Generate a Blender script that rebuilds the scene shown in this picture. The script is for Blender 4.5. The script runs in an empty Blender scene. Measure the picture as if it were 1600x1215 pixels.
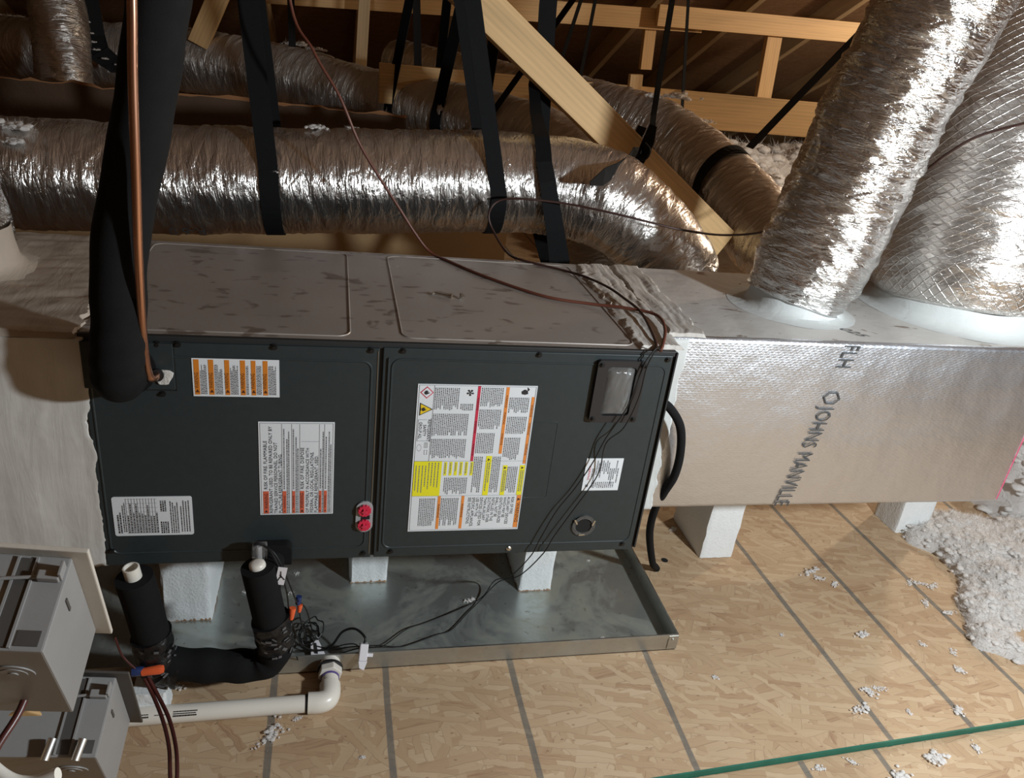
import bpy, bmesh, math, random
import numpy as np
from mathutils import Vector, Matrix
random.seed(7); RNG = np.random.RandomState(11)
S = bpy.context.scene; COL = S.collection
V = Vector

# ------------------------------------------------------------------ camera
cam = bpy.data.cameras.new('camera'); co = bpy.data.objects.new('camera', cam); COL.objects.link(co)
_r = V((0.97344429, -0.19761813, 0.11555644)); _u = V((-0.01775145, 0.43809964, 0.89875113)); _f = V((0.22823476, 0.87693545, -0.42295758))
m = Matrix((_r, _u, -_f)).transposed().to_4x4(); m.translation = V((0.37943576, -1.21661318, 1.25069606)); co.matrix_world = m
cam.sensor_fit = 'HORIZONTAL'; cam.sensor_width = 36; cam.lens = 1216.44 / 1600 * 36; cam.clip_start = .02
S.camera = co
# ------------------------------------------------------------------ world, lamps, exposure
w = bpy.data.worlds.new('attic_air'); S.world = w; w.use_nodes = True
w.node_tree.nodes['Background'].inputs[0].default_value = (.9, .75, .6, 1)
w.node_tree.nodes['Background'].inputs[1].default_value = .02
def lamp(name, loc, power, col, size):
    l = bpy.data.lights.new(name, 'POINT'); l.energy = power; l.color = col; l.shadow_soft_size = size
    o = bpy.data.objects.new(name, l); o.location = loc; COL.objects.link(o); return o
lamp('work_lamp', (1.75, -1.12, 1.22), 49, (.88, .955, 1.0), .05)
lamp('attic_bulb', (3.9, 1.7, 1.7), 40, (1.0, .86, .68), .06)
S.view_settings.view_transform = 'Standard'; S.view_settings.look = 'None'
S.view_settings.exposure = 1.35; S.view_settings.gamma = 1; S.view_settings.use_curve_mapping = False

# ------------------------------------------------------------------ node helpers
def mat(name):
    m = bpy.data.materials.new(name); m.use_nodes = True; nt = m.node_tree
    b = nt.nodes['Principled BSDF']; return m, nt, b
def nd(nt, t, ins=None, **kw):
    n = nt.nodes.new(t)
    for k, v in kw.items(): setattr(n, k, v)
    for k, v in (ins or {}).items():
        if hasattr(v, 'is_linked') or isinstance(v, bpy.types.NodeSocket): nt.links.new(v, n.inputs[k])
        else: n.inputs[k].default_value = v
    return n
def ramp(nt, fac, stops):
    n = nt.nodes.new('ShaderNodeValToRGB'); e = n.color_ramp.elements
    while len(e) < len(stops): e.new(.5)
    for i, (p, c) in enumerate(stops):
        e[i].position = p; e[i].color = (c[0], c[1], c[2], 1) if not isinstance(c, (int, float)) else (c, c, c, 1)
    nt.links.new(fac, n.inputs[0]); return n.outputs[0]
def mix(nt, fac, a, b, mode='MIX'):
    n = nt.nodes.new('ShaderNodeMix'); n.data_type = 'RGBA'; n.blend_type = mode
    for i, v in ((0, fac), (6, a), (7, b)):
        if isinstance(v, bpy.types.NodeSocket): nt.links.new(v, n.inputs[i])
        else: n.inputs[i].default_value = v if i == 0 else (v[0], v[1], v[2], 1)
    return n.outputs[2]
def mth(nt, op, a, b=None, c=None):
    n = nt.nodes.new('ShaderNodeMath'); n.operation = op
    for i, v in enumerate((a, b, c)):
        if v is None: continue
        if isinstance(v, bpy.types.NodeSocket): nt.links.new(v, n.inputs[i])
        else: n.inputs[i].default_value = v
    return n.outputs[0]
def coords(nt, which='Object', scale=(1, 1, 1), rot=(0, 0, 0), loc=(0, 0, 0)):
    t = nd(nt, 'ShaderNodeTexCoord'); p = nd(nt, 'ShaderNodeMapping', {'Scale': scale, 'Rotation': rot, 'Location': loc})
    nt.links.new(t.outputs[which], p.inputs[0]); return p.outputs[0]
def noise(nt, vec, scale, detail=3, rough=.55, dist=0):
    n = nd(nt, 'ShaderNodeTexNoise', {'Vector': vec, 'Scale': scale, 'Detail': detail, 'Roughness': rough, 'Distortion': dist}); return n.outputs['Fac']
def voro(nt, vec, scale, feature='F1', rnd=1):
    n = nd(nt, 'ShaderNodeTexVoronoi', {'Vector': vec, 'Scale': scale, 'Randomness': rnd}, feature=feature); return n
def bump(nt, b, h, strength=.3, dist=.01, prev=None):
    ins = {'Height': h, 'Strength': strength, 'Distance': dist}
    if prev is not None: ins['Normal'] = prev
    n = nd(nt, 'ShaderNodeBump', ins)
    if b is not None: nt.links.new(n.outputs[0], b.inputs['Normal'])
    return n.outputs[0]
def plain(name, col, rough=.5, metal=0, nscale=None, nstr=.15, var=0, dist=.002):
    m, nt, b = mat(name); b.inputs['Base Color'].default_value = (*col, 1); b.inputs['Roughness'].default_value = rough; b.inputs['Metallic'].default_value = metal
    if nscale:
        v = coords(nt); n = noise(nt, v, nscale, 4); bump(nt, b, n, nstr, dist)
        if var:
            n2 = noise(nt, v, nscale * .15, 3)
            nt.links.new(mix(nt, n2, tuple(c * (1 - var) for c in col), tuple(min(1, c * (1 + var)) for c in col)), b.inputs['Base Color'])
    return m

def osb(name, tone=1.0, lines=(), size=1.0, rough=.75, hue=(1, 1, 1)):
    m, nt, b = mat(name); col = None; hts = None
    stops = [(0, (.235, .125, .075)), (.08, (.35, .21, .125)), (.17, (.45, .30, .175)), (.5, (.51, .36, .22)), (.85, (.565, .415, .265)), (1, (.63, .48, .32))]
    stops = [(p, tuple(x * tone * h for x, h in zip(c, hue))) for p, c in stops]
    warp = coords(nt)
    nz = noise(nt, warp, 24, 2, .6); nv = nd(nt, 'ShaderNodeVectorMath', {0: warp}, operation='ADD')
    nc = nd(nt, 'ShaderNodeCombineXYZ', {0: mth(nt, 'MULTIPLY', nz, .020), 1: mth(nt, 'MULTIPLY', nz, .011)}); nt.links.new(nc.outputs[0], nv.inputs[1])
    for i, (ang, L, W, thr) in enumerate(((6, .085, .016, 0), (-33, .095, .019, .42), (30, .08, .014, .45), (84, .07, .015, .62), (-60, .085, .018, .62), (-9, .10, .021, .5), (52, .09, .015, .72), (12, .075, .013, .66))):
        rt = nd(nt, 'ShaderNodeVectorRotate', {'Vector': nv.outputs[0], 'Angle': math.radians(ang)}, rotation_type='Z_AXIS')
        v = nd(nt, 'ShaderNodeVectorMath', {0: rt.outputs[0], 1: (1 / (L * size), 1 / (W * size), 0), 2: (i * 13.7, i * 21.1, float(i))}, operation='MULTIPLY_ADD')
        # rows of strands, each row shifted by a random amount
        rw = nd(nt, 'ShaderNodeVectorMath', {0: v.outputs[0]}, operation='FLOOR'); ry = nd(nt, 'ShaderNodeSeparateXYZ', {0: rw.outputs[0]})
        w0 = nd(nt, 'ShaderNodeTexWhiteNoise', {'W': ry.outputs[1]}, noise_dimensions='1D'); sh = nd(nt, 'ShaderNodeCombineXYZ', {0: w0.outputs['Value']})
        v2 = nd(nt, 'ShaderNodeVectorMath', {0: v.outputs[0], 1: sh.outputs[0]}, operation='ADD'); cl = nd(nt, 'ShaderNodeVectorMath', {0: v2.outputs[0]}, operation='FLOOR')
        wn = nd(nt, 'ShaderNodeTexWhiteNoise', {'Vector': cl.outputs[0]}, noise_dimensions='3D'); sc = nd(nt, 'ShaderNodeSeparateColor', {0: wn.outputs['Color']})
        gv = nd(nt, 'ShaderNodeVectorMath', {0: v2.outputs[0], 1: (1.4, 4.2, 3.3)}, operation='MULTIPLY'); grain = noise(nt, gv.outputs[0], 1, 2, .6)
        val = mth(nt, 'MULTIPLY_ADD', sc.outputs[0], .72, mth(nt, 'MULTIPLY_ADD', grain, .42, -.07)); c = ramp(nt, val, stops)
        fr = nd(nt, 'ShaderNodeVectorMath', {0: v2.outputs[0]}, operation='FRACTION'); fy = nd(nt, 'ShaderNodeSeparateXYZ', {0: fr.outputs[0]})
        ed = mth(nt, 'LESS_THAN', fy.outputs[1], .07); c = mix(nt, mth(nt, 'MULTIPLY', ed, mth(nt, 'MULTIPLY', sc.outputs[1], .55)), c, tuple(.17 * k * tone for k in (1.3, .8, .5)))
        if col is None: col = c; hts = grain
        else: col = mix(nt, mth(nt, 'GREATER_THAN', sc.outputs[1], thr), col, c)
    big = noise(nt, warp, 1.7, 3); col = mix(nt, .35, col, ramp(nt, big, [(.3, (.62, .55, .48)), (.7, (1, 1, 1))]), 'MULTIPLY')
    spk = voro(nt, coords(nt, 'Object', (26, 48, 30)), 1); s2 = mth(nt, 'LESS_THAN', spk.outputs['Distance'], .09)
    col = mix(nt, mth(nt, 'MULTIPLY', s2, .55), col, (.20, .10, .05))
    if lines:
        sep = nd(nt, 'ShaderNodeSeparateXYZ', {0: warp}); wob = mth(nt, 'MULTIPLY', mth(nt, 'SUBTRACT', noise(nt, coords(nt, 'Object', (40, 6, 1)), 1, 2), .5), .006)
        x = mth(nt, 'ADD', sep.outputs[0], wob); acc = None
        for L, sl in lines:
            d = mth(nt, 'ABSOLUTE', mth(nt, 'SUBTRACT', x, mth(nt, 'ADD', mth(nt, 'MULTIPLY', sep.outputs[1], sl), L)))
            f = mth(nt, 'SMOOTH_MIN', mth(nt, 'MAXIMUM', mth(nt, 'MULTIPLY', mth(nt, 'SUBTRACT', .0078, d), 450), 0), 1, .2)
            acc = f if acc is None else mth(nt, 'MAXIMUM', acc, f)
        ln = mth(nt, 'MULTIPLY', acc, mth(nt, 'ADD', .55, mth(nt, 'MULTIPLY', noise(nt, warp, 60, 2), .4)))
        col = mix(nt, ln, col, (.10, .105, .10))
    nt.links.new(col, b.inputs['Base Color']); b.inputs['Roughness'].default_value = rough
    bump(nt, b, hts, .25, .001); return m

def pine(name, tone=1.0, hue=(.64, .43, .22)):
    m, nt, b = mat(name)
    v = coords(nt, 'Object', (1.2, 14, 14)); n0 = noise(nt, v, 1.5, 3, .5, .4)
    g = noise(nt, coords(nt, 'Object', (5, 190, 190)), 1, 3)
    wv = nd(nt, 'ShaderNodeTexWave', {'Vector': v, 'Scale': 1.6, 'Distortion': 5.0, 'Detail': 2.0, 'Detail Scale': .6}, wave_type='BANDS', bands_direction='Y')
    c = ramp(nt, mth(nt, 'ADD', mth(nt, 'MULTIPLY', wv.outputs['Fac'], .16), mth(nt, 'MULTIPLY', n0, .85)), [(.2, tuple(h * tone * .74 for h in hue)), (.55, tuple(h * tone for h in hue)), (.9, tuple(min(.95, h * tone * 1.17) for h in hue))])
    c = mix(nt, .25, c, ramp(nt, g, [(.3, (.55, .5, .42)), (.65, (1, 1, 1))]), 'MULTIPLY')
    k = voro(nt, coords(nt, 'Object', (3.1, 9, 9)), 1); kn = ramp(nt, k.outputs['Distance'], [(.05, 1.0), (.13, 0)])
    c = mix(nt, mth(nt, 'MULTIPLY', kn, .75), c, (.20, .09, .03))
    nt.links.new(c, b.inputs['Base Color']); b.inputs['Roughness'].default_value = .6; bump(nt, b, g, .12, .001); return m

def foil_flex(name, dust=.15, tint=(.74, .72, .70), rough=.24, scrim=False, fine=1.0):
    m, nt, b = mat(name)
    uv = lambda s: coords(nt, 'UV', s)
    n1 = noise(nt, uv((70, 16, 1)), 1, 4, .6, 1.2)
    n2 = noise(nt, uv((190, 34, 1)), 1, 3, .6, .8)
    vo = voro(nt, uv((42, 13, 1)), 1, 'DISTANCE_TO_EDGE'); cr = ramp(nt, vo.outputs['Distance'], [(0, 0.0), (.09, 1.0)])
    vn = nd(nt, 'ShaderNodeMix', {0: .5}); vn.data_type = 'FLOAT'
    p = bump(nt, None, n1, .55 * fine, .012); p = bump(nt, None, n2, .45 * fine, .004, p); p = bump(nt, b if not scrim else None, cr, .28 * fine, .003, p)
    if scrim:
        wa = [nd(nt, 'ShaderNodeTexWave', {'Vector': coords(nt, 'UV', (1, 1, 1), (0, 0, math.radians(a))), 'Scale': 22.0, 'Distortion': .4}, wave_type='BANDS', bands_direction='X').outputs['Fac'] for a in (32, -32)]
        ln = mth(nt, 'MAXIMUM', ramp(nt, wa[0], [(.92, 0), (.985, 1)]), ramp(nt, wa[1], [(.92, 0), (.985, 1)]))
        bump(nt, b, ln, .7, .0018, p)
    d = noise(nt, uv((5, 5, 1)), 1, 4); geo = nd(nt, 'ShaderNodeNewGeometry')
    up = nd(nt, 'ShaderNodeSeparateXYZ', {0: geo.outputs['True Normal']}).outputs[2]
    df = mth(nt, 'MULTIPLY', mth(nt, 'ADD', .35, mth(nt, 'MAXIMUM', up, 0)), mth(nt, 'MULTIPLY', mth(nt, 'ADD', d, .2), dust * 1.6))
    nt.links.new(mth(nt, 'SUBTRACT', 1, mth(nt, 'MINIMUM', df, .9)), b.inputs['Metallic'])
    nt.links.new(mix(nt, mth(nt, 'MINIMUM', df, .9), tint, (.36, .31, .27)), b.inputs['Base Color'])
    nt.links.new(mth(nt, 'ADD', rough, mth(nt, 'MULTIPLY', df, .5)), b.inputs['Roughness'])
    return m

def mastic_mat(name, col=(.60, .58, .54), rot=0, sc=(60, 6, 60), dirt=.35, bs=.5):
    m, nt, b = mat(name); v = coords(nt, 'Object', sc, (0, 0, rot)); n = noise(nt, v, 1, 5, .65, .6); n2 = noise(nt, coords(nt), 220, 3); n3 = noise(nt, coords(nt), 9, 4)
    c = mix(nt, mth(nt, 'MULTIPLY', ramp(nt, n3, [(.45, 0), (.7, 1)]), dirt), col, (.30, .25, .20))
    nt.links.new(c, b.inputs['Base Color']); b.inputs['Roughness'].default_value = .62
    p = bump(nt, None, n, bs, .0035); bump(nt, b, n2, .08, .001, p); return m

def galv(name, base=(.50, .53, .52), rough=.36, stain=0, stains=(.20, .17, .10), metal=1.0, scl=28):
    m, nt, b = mat(name); v = coords(nt); vo = voro(nt, v, scl * 3); sp = nd(nt, 'ShaderNodeSeparateColor', {0: vo.outputs['Color']})
    c = mix(nt, mth(nt, 'MULTIPLY', sp.outputs[0], .25), base, tuple(x * .72 for x in base))
    r = mth(nt, 'ADD', rough, mth(nt, 'MULTIPLY', noise(nt, v, 7, 4), .12))
    if stain:
        n = noise(nt, v, 6, 6, .65, .8); f = mth(nt, 'MULTIPLY', ramp(nt, n, [(.47, 0), (.62, 1)]), stain); c = mix(nt, f, c, stains)
        f2 = mth(nt, 'MULTIPLY', ramp(nt, noise(nt, v, 60, 3), [(.66, 0), (.70, 1)]), stain * .8); c = mix(nt, f2, c, (.12, .09, .06))
        nt.links.new(mth(nt, 'SUBTRACT', metal, mth(nt, 'MULTIPLY', f, .75)), b.inputs['Metallic']); r = mth(nt, 'ADD', r, mth(nt, 'MULTIPLY', f, .2))
    else: b.inputs['Metallic'].default_value = metal
    nt.links.new(c, b.inputs['Base Color']); nt.links.new(r, b.inputs['Roughness']); return m

def cabinet_top():
    m, nt, b = mat('dusty_galvanized_top'); v = coords(nt)
    n = noise(nt, v, 5, 5, .6); c = mix(nt, n, (.29, .255, .23), (.40, .36, .33))
    sp = noise(nt, coords(nt, 'Object', (13, 22, 1)), 1, 3, .5, .6); f = mth(nt, 'MULTIPLY', ramp(nt, sp, [(.62, 0), (.67, 1)]), .7); c = mix(nt, f, c, (.12, .085, .065))
    sm = voro(nt, coords(nt, 'Object', (14, 30, 1)), 1); f2 = mth(nt, 'MULTIPLY', ramp(nt, sm.outputs['Distance'], [(.12, 1), (.2, 0)]), .55); c = mix(nt, f2, c, (.11, .08, .06))
    fl = mth(nt, 'LESS_THAN', voro(nt, v, 42).outputs['Distance'], .05); c = mix(nt, mth(nt, 'MULTIPLY', fl, .6), c, (.7, .66, .6))
    nt.links.new(c, b.inputs['Base Color']); b.inputs['Metallic'].default_value = .3
    nt.links.new(mth(nt, 'ADD', .34, mth(nt, 'MULTIPLY', n, .2)), b.inputs['Roughness']); return m

def board_foil(name, base=(.62, .65, .70), metal=.95, rough=.29, dirt=0):
    m, nt, b = mat(name); wa = []
    for a in (28, -28):
        wa.append(nd(nt, 'ShaderNodeTexWave', {'Vector': coords(nt, 'UV', (1, 1, 1), (0, 0, math.radians(a))), 'Scale': 48.0, 'Distortion': .3}, wave_type='BANDS', bands_direction='Y').outputs['Fac'])
    wa.append(nd(nt, 'ShaderNodeTexWave', {'Vector': coords(nt, 'UV'), 'Scale': 60.0, 'Distortion': .2}, wave_type='BANDS', bands_direction='Y').outputs['Fac'])
    ln = mth(nt, 'MAXIMUM', mth(nt, 'MAXIMUM', ramp(nt, wa[0], [(.9, 0), (1, 1)]), ramp(nt, wa[1], [(.9, 0), (1, 1)])), ramp(nt, wa[2], [(.9, 0), (1, 1)]))
    n = noise(nt, coords(nt, 'UV', (9, 9, 1)), 1, 4); n2 = noise(nt, coords(nt, 'UV', (160, 160, 1)), 1, 2)
    p = bump(nt, None, n, .25, .02); p = bump(nt, None, n2, .15, .0008, p); bump(nt, b, ln, .22, .0008, p)
    c = mix(nt, mth(nt, 'MULTIPLY', ln, .25), base, tuple(min(1, x * 1.3) for x in base))
    if dirt:
        v = coords(nt, 'UV', (16, 30, 1)); f = mth(nt, 'MULTIPLY', ramp(nt, noise(nt, v, 1, 3, .5, .7), [(.64, 0), (.69, 1)]), dirt); c = mix(nt, f, c, (.20, .14, .10))
    nt.links.new(c, b.inputs['Base Color']); b.inputs['Metallic'].default_value = metal
    nt.links.new(mth(nt, 'ADD', rough, mth(nt, 'MULTIPLY', n, .12)), b.inputs['Roughness']); return m

M = {}
M['osb_floor'] = osb('osb_floor', 1.0, [(.282, 0), (.504, 0), (.772, 0), (1.088, .02), (1.524, -.03), (1.735, -.03), (1.945, -.03), (2.35, 0), (-.02, 0), (-.5, 0)])
M['osb_front'] = osb('osb_front', .95, [(1.31, 0), (1.49, 0), (.40, 0)])
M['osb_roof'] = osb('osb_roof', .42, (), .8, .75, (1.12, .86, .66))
M['pine'] = pine('pine_lumber', .95, (.66, .41, .18)); M['pine_pale'] = pine('pine_pale', 1.1, (.68, .44, .20)); M['pine_dark'] = pine('pine_rafter', .78)
M['green'] = plain('green_edge_paint', (.015, .13, .085), .6, 0, 160, .3, .3)
M['flex'] = foil_flex('foil_flex', .07, (.74, .71, .68), .22, fine=.75); M['flex_dusty'] = foil_flex('foil_flex_dusty', .34, (.68, .63, .58), .3); M['flex_mid'] = foil_flex('foil_flex_mid', .16, (.70, .66, .62), .24)
M['flex_big'] = foil_flex('foil_flex_bright', .02, (.74, .73, .72), .20, fine=1.1); M['flex_scrim'] = foil_flex('foil_flex_scrim', .10, (.74, .71, .68), .27, True, .7)
M['mastic'] = mastic_mat('mastic_brushed', (.64, .62, .58), 0, (45, 30, 6), .2, .28); M['mastic_top_shaded'] = mastic_mat('mastic_top_shaded', (.41, .35, .29), .6, (40, 9, 20)); M['mastic_white'] = mastic_mat('mastic_white', (.57, .59, .58), 0, (25, 25, 25), .12); M['mastic_rough'] = mastic_mat('mastic_rough', (.52, .49, .45), .0, (90, 14, 30), .5)  # top coat: cream mastic with its dimness put into a browner colour
M['pan'] = galv('galvanized_pan', (.50, .54, .52), .25, .55, (.24, .22, .13), .78); M['galv'] = galv('galvanized_clean', (.62, .62, .60), .34)
M['galv_rim'] = galv('galvanized_rim', (.55, .56, .54), .36, .25)
M['cab_top'] = cabinet_top(); M['cab'] = plain('charcoal_paint', (.025, .0335, .036), .42, 0, 500, .06, .15, .0006); M['cab_shell'] = plain('charcoal_shell', (.020, .022, .023), .5, 0, 400, .05)
M['black_plastic'] = plain('black_plastic', (.018, .018, .02), .38, 0, 300, .05); M['hole'] = plain('dark_recess', (.006, .006, .006), .9, 0, 100, .05)
M['foam_black'] = plain('black_pipe_insulation', (.0085, .0085, .009), .9, 0, 350, .3, .25, .001)
M['tape_black'] = plain('black_foam_tape', (.009, .009, .0095), .38, 0, 60, .7, .2, .006)
M['strap'] = plain('black_webbing', (.006, .006, .0065), .8, 0, 600, .4, .2, .001)
M['copper'] = plain('copper_tube', (.62, .34, .23), .27, 1, 30, .05, .18); M['wire_brown'] = plain('brown_wire_jacket', (.13, .042, .026), .4, 0, 200, .05, .2); M['wire_dark'] = plain('dark_brown_wire_jacket', (.045, .018, .013), .45, 0, 200, .05); M['wire_black'] = plain('black_wire_jacket', (.010, .010, .010), .45, 0, 200, .05)
M['wire_red'] = plain('maroon_wire_jacket', (.07, .018, .015), .35, 0, 200, .05)
M['white_pvc'] = plain('white_pvc', (.78, .74, .66), .32, 0, 40, .03, .06); M['primer'] = plain('purple_primer', (.08, .05, .22), .4, 0, 60, .1)
M['white_plastic'] = plain('white_plastic', (.75, .73, .76), .35, 0, 60, .03)
M['eps'] = plain('white_foam', (.78, .80, .80), .8, 0, 170, .5, .06, .003); M['eps_stain'] = plain('rust_stain', (.36, .20, .10), .9, 0, 150, .5, .5)
M['grey_plastic'] = plain('grey_pvc_box', (.235, .23, .225), .45, 0, 160, .12, .08, .001); M['grey_dark'] = plain('grey_pvc_groove', (.06, .055, .05), .6, 0, 100, .1); M['cream'] = plain('cream_plate', (.50, .46, .40), .5, 0, 120, .1, .08)
M['orange_nut'] = plain('orange_wire_nut', (.80, .13, .04), .4, 0, 60, .05); M['blue_nut'] = plain('blue_wire_nut', (.02, .04, .13), .4, 0, 60, .05)
M['red_cap'] = plain('red_cap', (.60, .02, .06), .35, 0, 60, .05); M['grey_bracket'] = plain('grey_bracket', (.33, .34, .35), .5, 0, 60, .05)
M['screw'] = plain('black_screw', (.02, .02, .02), .35, .5, 100, .05); M['zinc'] = plain('zinc_screw', (.55, .54, .50), .3, 1, 100, .05)
M['paper'] = plain('label_paper', (.70, .73, .76), .42, 0, 100, .03); M['ink'] = plain('ink_black', (.02, .02, .022), .6, 0, 100, .02); M['ink_grey'] = plain('ink_grey', (.16, .165, .18), .6, 0, 100, .02); M['ink_brown'] = plain('ink_brown', (.09, .025, .01), .6, 0, 100, .02)
M['orange'] = plain('label_orange', (.75, .25, .05), .45, 0, 100, .02); M['orange_deep'] = plain('label_orange_deep', (.62, .20, .02), .45, 0, 100, .02); M['red_orange'] = plain('label_red_orange', (.62, .12, .06), .45, 0, 100, .02); M['yellow'] = plain('label_yellow', (.80, .74, .02), .45, 0, 100, .02); M['amber'] = plain('label_amber', (.78, .55, .02), .45, 0, 100, .02); M['crimson'] = plain('label_crimson', (.55, .03, .07), .45, 0, 100, .02)
M['putty'] = plain('white_putty', (.62, .60, .57), .8, 0, 90, .6, .1, .006); M['foil_print'] = plain('foil_print', (.05, .055, .06), .5, 0, 400, .4, .5)
M['board'] = board_foil('duct_board_foil'); M['board_top'] = board_foil('duct_board_top', (.56, .54, .51), .35, .5, .8)
M['ply'] = plain('tan_plywood', (.42, .27, .13), .7, 0, 30, .1, .12); M['pink'] = plain('pink_glass_wool', (.60, .10, .18), .9, 0, 200, .6, .4); M['kraft'] = plain('kraft_paper', (.10, .06, .035), .8, 0, 40, .4, .3, .006); M['kraft_edge_lit'] = plain('torn_kraft_edge_lit', (.36, .17, .07), .8, 0, 60, .3, .2)  # the kraft edge carries orange light in its base colour
def wool():
    m, nt, b = mat('loose_fill'); v = coords(nt); n2 = noise(nt, v, 14, 4); n = noise(nt, v, 60, 3)
    c = mix(nt, n2, (.82, .79, .76), (.93, .91, .89)); nt.nodes.remove(b); o = nt.nodes['Material Output']
    d = nd(nt, 'ShaderNodeBsdfDiffuse', {'Color': c}); t = nd(nt, 'ShaderNodeBsdfTranslucent', {'Color': c}); bp = nd(nt, 'ShaderNodeBump', {'Height': n, 'Strength': .4, 'Distance': .006}); nt.links.new(bp.outputs[0], d.inputs['Normal'])
    mx = nd(nt, 'ShaderNodeMixShader', {0: .42, 1: d.outputs[0], 2: t.outputs[0]}); nt.links.new(mx.outputs[0], o.inputs[0]); return m
for k_ in ('strap', 'foam_black', 'tape_black', 'cab', 'cab_shell'): M[k_].node_tree.nodes['Principled BSDF'].inputs['Specular IOR Level'].default_value = .18 if k_ in ('strap', 'foam_black') else .4
M['wool'] = wool()
def lens():
    m, nt, b = mat('clear_window'); b.inputs['Base Color'].default_value = (.9, .9, .88, 1); b.inputs['Roughness'].default_value = .12; b.inputs['Transmission Weight'].default_value = .92; b.inputs['IOR'].default_value = 1.4
    v = coords(nt); bump(nt, b, noise(nt, v, 55, 3, .6, 1.0), .5, .006); return m
M['lens'] = lens()
def backing():
    m, nt, b = mat('window_backing'); v = coords(nt, 'Object', (30, 1, 12)); n = noise(nt, v, 1, 4, .6, 1.0)
    nt.links.new(ramp(nt, n, [(.3, (.02, .018, .018)), (.52, (.08, .075, .07)), (.64, (.20, .23, .25)), (.8, (.36, .33, .30))]), b.inputs['Base Color']); b.inputs['Roughness'].default_value = .4; return m
M['backing'] = backing()

# ------------------------------------------------------------------ geometry helpers
class MB:
    def __init__(s): s.v = []; s.f = []; s.uv = {}; s.smooth = False
    def add(s, vs, fs):
        o = len(s.v); s.v += [tuple(v) for v in vs]; s.f += [tuple(i + o for i in f) for f in fs]; return s
    def box(s, a, b, mtx=None):
        x0, y0, z0 = a; x1, y1, z1 = b
        vs = [V(p) for p in ((x0, y0, z0), (x1, y0, z0), (x1, y1, z0), (x0, y1, z0), (x0, y0, z1), (x1, y0, z1), (x1, y1, z1), (x0, y1, z1))]
        if mtx is not None: vs = [mtx @ v for v in vs]
        return s.add(vs, [(0, 3, 2, 1), (4, 5, 6, 7), (0, 1, 5, 4), (1, 2, 6, 5), (2, 3, 7, 6), (3, 0, 4, 7)])
    def prism(s, pts, vec):
        n = len(pts); vec = V(vec); a = [V(p) for p in pts]; vs = a + [p + vec for p in a]
        return s.add(vs, [tuple(range(n))[::-1], tuple(range(n, 2 * n))] + [(i, (i + 1) % n, n + (i + 1) % n, n + i) for i in range(n)])
    def tube(s, path, r, seg=12, cap=True):
        P = [V(p) for p in path]; n = len(P); R = r if isinstance(r, (list, tuple)) else [r] * n
        fr = frames(P); vs = []
        for i in range(n):
            t, a, b = fr[i]
            vs += [P[i] + R[i] * (math.cos(2 * math.pi * k / seg) * a + math.sin(2 * math.pi * k / seg) * b) for k in range(seg)]
        fs = [(i * seg + k, i * seg + (k + 1) % seg, (i + 1) * seg + (k + 1) % seg, (i + 1) * seg + k) for i in range(n - 1) for k in range(seg)]
        if cap: fs += [tuple(range(seg))[::-1], tuple((n - 1) * seg + k for k in range(seg))]
        s.smooth = True; return s.add(vs, fs)
    def build(s, name, mt, parent=None, label=None, smooth=None, bevel=0, kind=None, inv=None):
        me = bpy.data.meshes.new(name); me.from_pydata(s.v, [], s.f); me.materials.append(M[mt] if isinstance(mt, str) else mt)
        me.validate(); 
        bm = bmesh.new(); bm.from_mesh(me); bmesh.ops.recalc_face_normals(bm, faces=bm.faces)
        if bevel: bmesh.ops.bevel(bm, geom=list(bm.edges), offset=bevel, segments=2, affect='EDGES', profile=.6, clamp_overlap=True)
        bm.to_mesh(me); bm.free()
        if s.smooth if smooth is None else smooth:
            me.shade_smooth()
            try: me.set_sharp_from_angle(angle=math.radians(40))
            except Exception: pass
        o = bpy.data.objects.new(name, me); COL.objects.link(o)
        if parent is not None: child(o, parent)
        if label: o['label'] = label
        if kind: o['kind'] = kind
        return o
def child(o, p):
    o.parent = p
    if p.type == 'EMPTY': o.matrix_parent_inverse = p.matrix_basis.inverted()
def frames(P):
    n = len(P); T = []
    for i in range(n):
        t = (P[min(i + 1, n - 1)] - P[max(i - 1, 0)]); T.append(t.normalized() if t.length > 1e-9 else V((0, 0, 1)))
    a = T[0].orthogonal().normalized(); out = []
    for i in range(n):
        a = (a - a.dot(T[i]) * T[i]).normalized(); out.append((T[i], a, T[i].cross(a)))
    return out
def spline(pts, n=12, closed=False):
    P = [V(p) for p in pts]; P = [2 * P[0] - P[1]] + P + [2 * P[-1] - P[-2]]; out = []
    for i in range(1, len(P) - 2):
        p0, p1, p2, p3 = P[i - 1:i + 3]
        for k in range(n):
            t = k / n; out.append(.5 * ((2 * p1) + (-p0 + p2) * t + (2 * p0 - 5 * p1 + 4 * p2 - p3) * t * t + (-p0 + 3 * p1 - 3 * p2 + p3) * t ** 3))
    out.append(P[-2]); return out
def tag(o, label, cat, group=None, kind=None):
    o['label'] = label; o['category'] = cat
    if group: o['group'] = group
    if kind: o['kind'] = kind
    return o
def thing(name, label, cat, loc=(0, 0, 0), group=None):
    o = bpy.data.objects.new(name, None); o.empty_display_size = .05; COL.objects.link(o); o.location = loc
    return tag(o, label, cat, group)
def struct(o): o['kind'] = 'structure'; return o

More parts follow.
